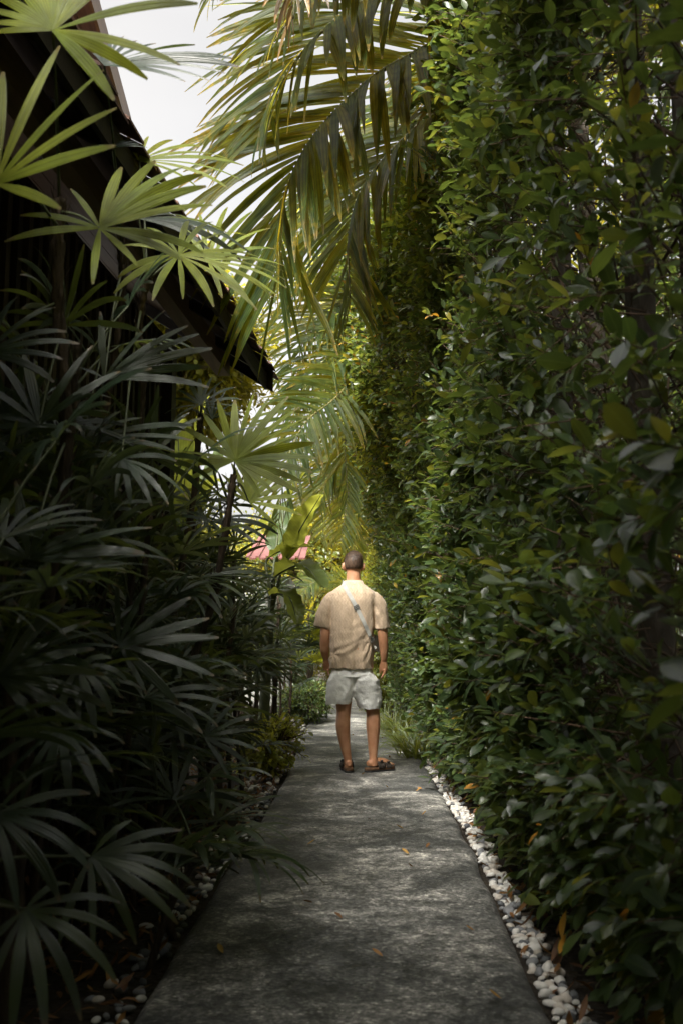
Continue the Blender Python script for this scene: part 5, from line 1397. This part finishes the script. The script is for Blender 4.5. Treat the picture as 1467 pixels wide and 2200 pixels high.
for px, py in ((768.5, 1303), (800.5, 1370)):
    c = on_shirt(pp(px, py)[0], zt(py), -1)
    k = int(np.argmin(np.linalg.norm(ring - np.array(c), axis=1)))
    tt, oo, ss = t[k], out[k], sd_[k]; cc_ = ring[k] + oo * .005
    g = Geo()
    for a0_, a1_ in ((-.016, -.010), (-.003, .003), (.010, .016)):
        hull8(g, [cc_ + ss * x + tt * y + oo * z for z in (-.003, .003) for x, y in ((-.020, a0_), (.020, a0_), (.020, a1_), (-.020, a1_))])
    for x0, x1 in ((-.0225, -.0165), (.0165, .0225)):
        hull8(g, [cc_ + ss * x + tt * y + oo * z for z in (-.0035, .0035) for x, y in ((x0, -.018), (x1, -.018), (x1, .018), (x0, .018))])
    g.build('buckle', M['plastic'], bag, smooth=False)
g = Geo(); pc_ = front[-1]
lofted(g, [(pc_.x, pc_.y + .035, pc_.z - .10, .085, .025), (pc_.x, pc_.y + .038, pc_.z - .09, .10, .034), (pc_.x, pc_.y + .038, pc_.z + .03, .10, .034), (pc_.x, pc_.y + .035, pc_.z + .04, .09, .026)], 20, 4)
g.build('pouch', M['webbing'], bag)
rng = np.random.default_rng(77); random.seed(77)
# ------------------------------------------------------------------ pebbles along both path edges
def peb_mat(name, a, b):
    return solid_mat(name, [(.3, a), (.7, b)], scale=14, bump=.25, rough=.62, detail=7, dist=.006)
PM = [peb_mat('white_pebble', (.40, .385, .35), (.66, .65, .61)), peb_mat('cream_pebble', (.38, .34, .29), (.56, .52, .46)), peb_mat('grey_pebble', (.13, .135, .14), (.22, .225, .23)), peb_mat('dark_pebble', (.055, .06, .065), (.11, .115, .12))]
peb_meshes = []
for k in range(10):
    bm = bmesh.new(); bmesh.ops.create_icosphere(bm, subdivisions=3, radius=1)
    sx_, sy_, sz_ = random.uniform(.8, 1.15), random.uniform(.62, .85), random.uniform(.45, .68)
    for v in bm.verts:
        p = v.co.copy()
        f = 1 + .16 * noise.noise(p * 1.1 + Vector((k * 7, 0, 0))) + .05 * noise.noise(p * 2.6 + Vector((0, k * 5, 0)))
        v.co = Vector((p.x * sx_, p.y * sy_, p.z * sz_)) * f
    me = bpy.data.meshes.new('pebble'); bm.to_mesh(me); bm.free()
    for p in me.polygons: p.use_smooth = True
    peb_meshes.append(me)
variants = {}
def pebble_mesh(k, c):
    if (k, c) not in variants:
        me = peb_meshes[k].copy(); me.name = 'pebble'; me.materials.append(PM[c]); variants[(k, c)] = me
    return variants[(k, c)]
spots = []
def scatter(side, y0, y1, n, wmax, white):
    tries = 0; got = 0
    while got < n and tries < n * 30:
        tries += 1
        y = random.uniform(y0, y1)
        w_ = abs(random.gauss(0, 1)) * wmax * .5
        if w_ > wmax: continue
        r = random.uniform(.013, .028)
        x = edge_x(PR, y) + .022 + w_ + r if side > 0 else edge_x(PL, y) - .022 - w_ - r
        lay = 0
        bad = False
        for (px, py, pz, pr_, _s, _c) in spots:
            dd = math.hypot(px - x, py - y)
            if dd < (pr_ + r) * .60: bad = True; break
            if dd < (pr_ + r) * .85: lay = max(lay, pz + .55 * pr_ + .2 * r) if pz < .02 else 9
        if bad or lay > 8: continue
        z = max(-.030 + r * .30, lay if lay else -9)
        c = random.choices([0, 1, 2, 3], weights=white)[0]
        spots.append((x, y, z, r, side, c)); got += 1
scatter(1, 2.3, 4.3, 150, .095, (.42, .22, .22, .14))
scatter(1, 4.3, 8.8, 260, .09, (.64, .20, .12, .04))
scatter(-1, 2.4, 4.2, 70, .16, (.16, .16, .34, .34))
scatter(-1, 4.2, 7.6, 150, .18, (.28, .22, .28, .22))
spots.sort(key=lambda s: s[1])
names = {(1, 0): 'white rounded pebble between the path\'s right edge and the hedge', (1, 1): 'cream rounded pebble between the path\'s right edge and the hedge', (1, 2): 'grey rounded pebble between the path\'s right edge and the hedge', (1, 3): 'dark slate pebble between the path\'s right edge and the hedge',
         (-1, 0): 'white rounded pebble in the bed below the lady palms', (-1, 1): 'cream rounded pebble in the bed below the lady palms', (-1, 2): 'grey rounded pebble in the bed below the lady palms', (-1, 3): 'dark slate pebble in the bed below the lady palms'}
colour = ['white', 'cream', 'grey', 'dark']
rest = []
for i, (x, y, z, r, side, c) in enumerate(spots):
    rot = (random.uniform(-.4, .4), random.uniform(-.4, .4), random.uniform(0, 6.28))
    me = pebble_mesh(random.randrange(10), c)
    if i < 296:
        o = bpy.data.objects.new('pebble', me); col.objects.link(o)
        o.location = (x, y, z); o.scale = (r, r, r); o.rotation_euler = rot
        tag(o, names[(side, c)], 'pebble', '%s pebbles on the %s' % (colour[c], 'hedge side of the path' if side > 0 else 'palm side of the path'))
    else:
        rest.append((me, Matrix.LocRotScale(Vector((x, y, z)), __import__('mathutils').Euler(rot), Vector((r, r, r))), c))
for k in range(420):                                   # farther pebbles, past the man and deep in the bed
    side = 1 if k % 2 else -1
    y = random.uniform(6.5, 15); r = random.uniform(.018, .034)
    x = edge_x(PR, y) + .03 + random.random() ** 2 * .10 if side > 0 else edge_x(PL, y) - .03 - random.random() ** 1.5 * .3
    rest.append((pebble_mesh(random.randrange(10), random.choices([0, 1, 2, 3], weights=(.4, .25, .22, .13))[0]), Matrix.LocRotScale(Vector((x, y, -.028 + r * .4)), __import__('mathutils').Euler((random.uniform(-.4, .4), 0, random.uniform(0, 6))), Vector((r, r, r))), 0))
bm = bmesh.new(); joined = bpy.data.meshes.new('pebbles')
for m_ in PM: joined.materials.append(m_)
for me, mx, c in rest:
    t_ = me.copy(); t_.transform(mx)
    ci = PM.index(me.materials[0])
    n0 = len(bm.faces); bm.from_mesh(t_); bm.faces.ensure_lookup_table()
    for f in bm.faces[n0:]: f.material_index = ci; f.smooth = True
    bpy.data.meshes.remove(t_)
bm.to_mesh(joined); bm.free()
tag(link('pebbles', joined), 'far pebbles along both path edges', kind='stuff')

# soil litter: fine dead leaf fragments under the palms and hedge
g = Geo()
n = 3200
y = rng.uniform(1.6, 12, n); left = rng.random(n) < .55
x = np.where(left, np.array([edge_x(PL, v) for v in y]) - rng.uniform(.05, .9, n), np.array([edge_x(PR, v) for v in y]) + rng.uniform(.05, .8, n))
b_ = np.stack([x, y, np.full(n, -.012) + rng.uniform(0, .012, n)], 1)
a = rng.uniform(0, 6.28, n)
ribbons(g, b_, np.stack([np.cos(a), np.sin(a), rng.normal(.1, .15, n)], 1), np.stack([rng.normal(0, .3, n), rng.normal(0, .3, n), np.ones(n)], 1), rng.uniform(.03, .09, n), rng.uniform(.010, .026, n), LEAF4, across=3, fold=.3, curl=rng.normal(0, .8, n), rnd=rng.random(n) ** 3 * .5)
tag(g.build('leaf_litter', M['dry_leaf']), 'dead leaf litter on the dark soil', kind='stuff')

# ------------------------------------------------------------------ fallen leaves on the path
def ground_at(px, py):
    u = (px - 733.5) / FPX; v_ = (1100 - py) / FPX
    dz = sP + v_ * cP; t = (.014 - CAM_H) / dz
    return np.array([u * t, (cP - v_ * sP) * t, .016])
FL = [(672, 1940, .05, 'curled red-brown leaf in the middle of the near path'), (735, 1974, .1, 'small tan leaf scrap right of the curled brown one'), (480, 2049, .85, 'yellow leaf lying low on the path\'s darker left half'), (822, 2056, .3, 'brown curled leaf on the dark stain low in the path'),
      (1018, 2000, .45, 'orange-brown leaf near the right pebbles and the lower bend'), (1076, 2147, .6, 'long ochre leaf nearest the camera by the pebbles'), (866, 1781, .7, 'ochre leaf on the path below the man\'s right sandal'), (905, 1751, .6, 'orange leaf close to the right path edge below the sandal'),
      (878, 1836, .65, 'thin ochre leaf left of the white pebble heap'), (887, 1863, .0, 'dark red leaf scrap near the white pebble heap'), (915, 1822, .15, 'brown leaf scrap just above the dark red one'), (892, 1700, .55, 'orange leaf right of the man\'s sandals'), (833, 1692, .8, 'pale yellow leaf slightly behind the sideways sandal'),
      (776, 1664, .75, 'yellow leaf between the two sandals'), (906, 1696, .4, 'small orange-brown leaf at the right path edge by the sandals'), (820, 1586, .8, 'yellow leaf beyond the man\'s right calf'), (833, 1591, .3, 'brown leaf beside the yellow one beyond the calf'), (757, 1580, .7, 'tiny yellow leaf seen between the legs'), (836, 1628, .05, 'dark curled leaf above the sideways sandal'), (790, 1761, .2, 'brown leaf scrap in the path below the sandals\' gap'), (660, 1815, .75, 'pale leaf sliver toward the left path edge')]
for px, py, rn, lab in FL:
    p = ground_at(px, py)
    g = Geo(); a = random.uniform(0, 6.28); L = random.uniform(.032, .055)
    ribbons(g, [p], [[math.cos(a), math.sin(a), .12]], [[random.uniform(-.3, .3), random.uniform(-.3, .3), 1]], L, L * .42, LEAF6, across=5, pleat=[.5, .16, 0, .16, .5], curl=random.uniform(.2, .9), rnd=rn)
    o = g.build('fallen_leaf', M['dry_leaf'])
    tag(o, lab, 'leaf', 'fallen leaves on the path')

# ------------------------------------------------------------------ yellow corrugated hose at the hedge foot
m, nt, nodes, links = new_mat('yellow_hose_plastic')
tc = nt.nodes.new('ShaderNodeTexCoord'); nz = N_(nt, 'ShaderNodeTexNoise', i_Scale=18.0, i_Detail=5.0); links.new(tc.outputs['Object'], nz.inputs['Vector'])
c = ramp(nt, nz.outputs['Fac'], [(.35, (.30, .17, .02)), (.65, (.50, .30, .03))]).outputs[0]
pr = N_(nt, 'ShaderNodeBsdfPrincipled', i_Roughness=.45); links.new(c, pr.inputs['Base Color'])
o_ = nt.nodes.new('ShaderNodeOutputMaterial'); links.new(pr.outputs[0], o_.inputs[0])
c = curve_pts([P(1345, 2050, 2.75), P(1372, 2100, 2.70), P(1398, 2140, 2.66), P(1412, 2190, 2.62), P(1405, 2260, 2.60), (.78, 2.3, .0), (.8, 1.6, 0.0)], 420)
g = Geo(); k = np.arange(420)
tubes(g, c, .0155 + .0022 * np.sign(np.sin(k * 1.3)), seg=14)
tag(g.build('hose', m), 'yellow corrugated hose curving out of the hedge at the bottom corner', 'hose')
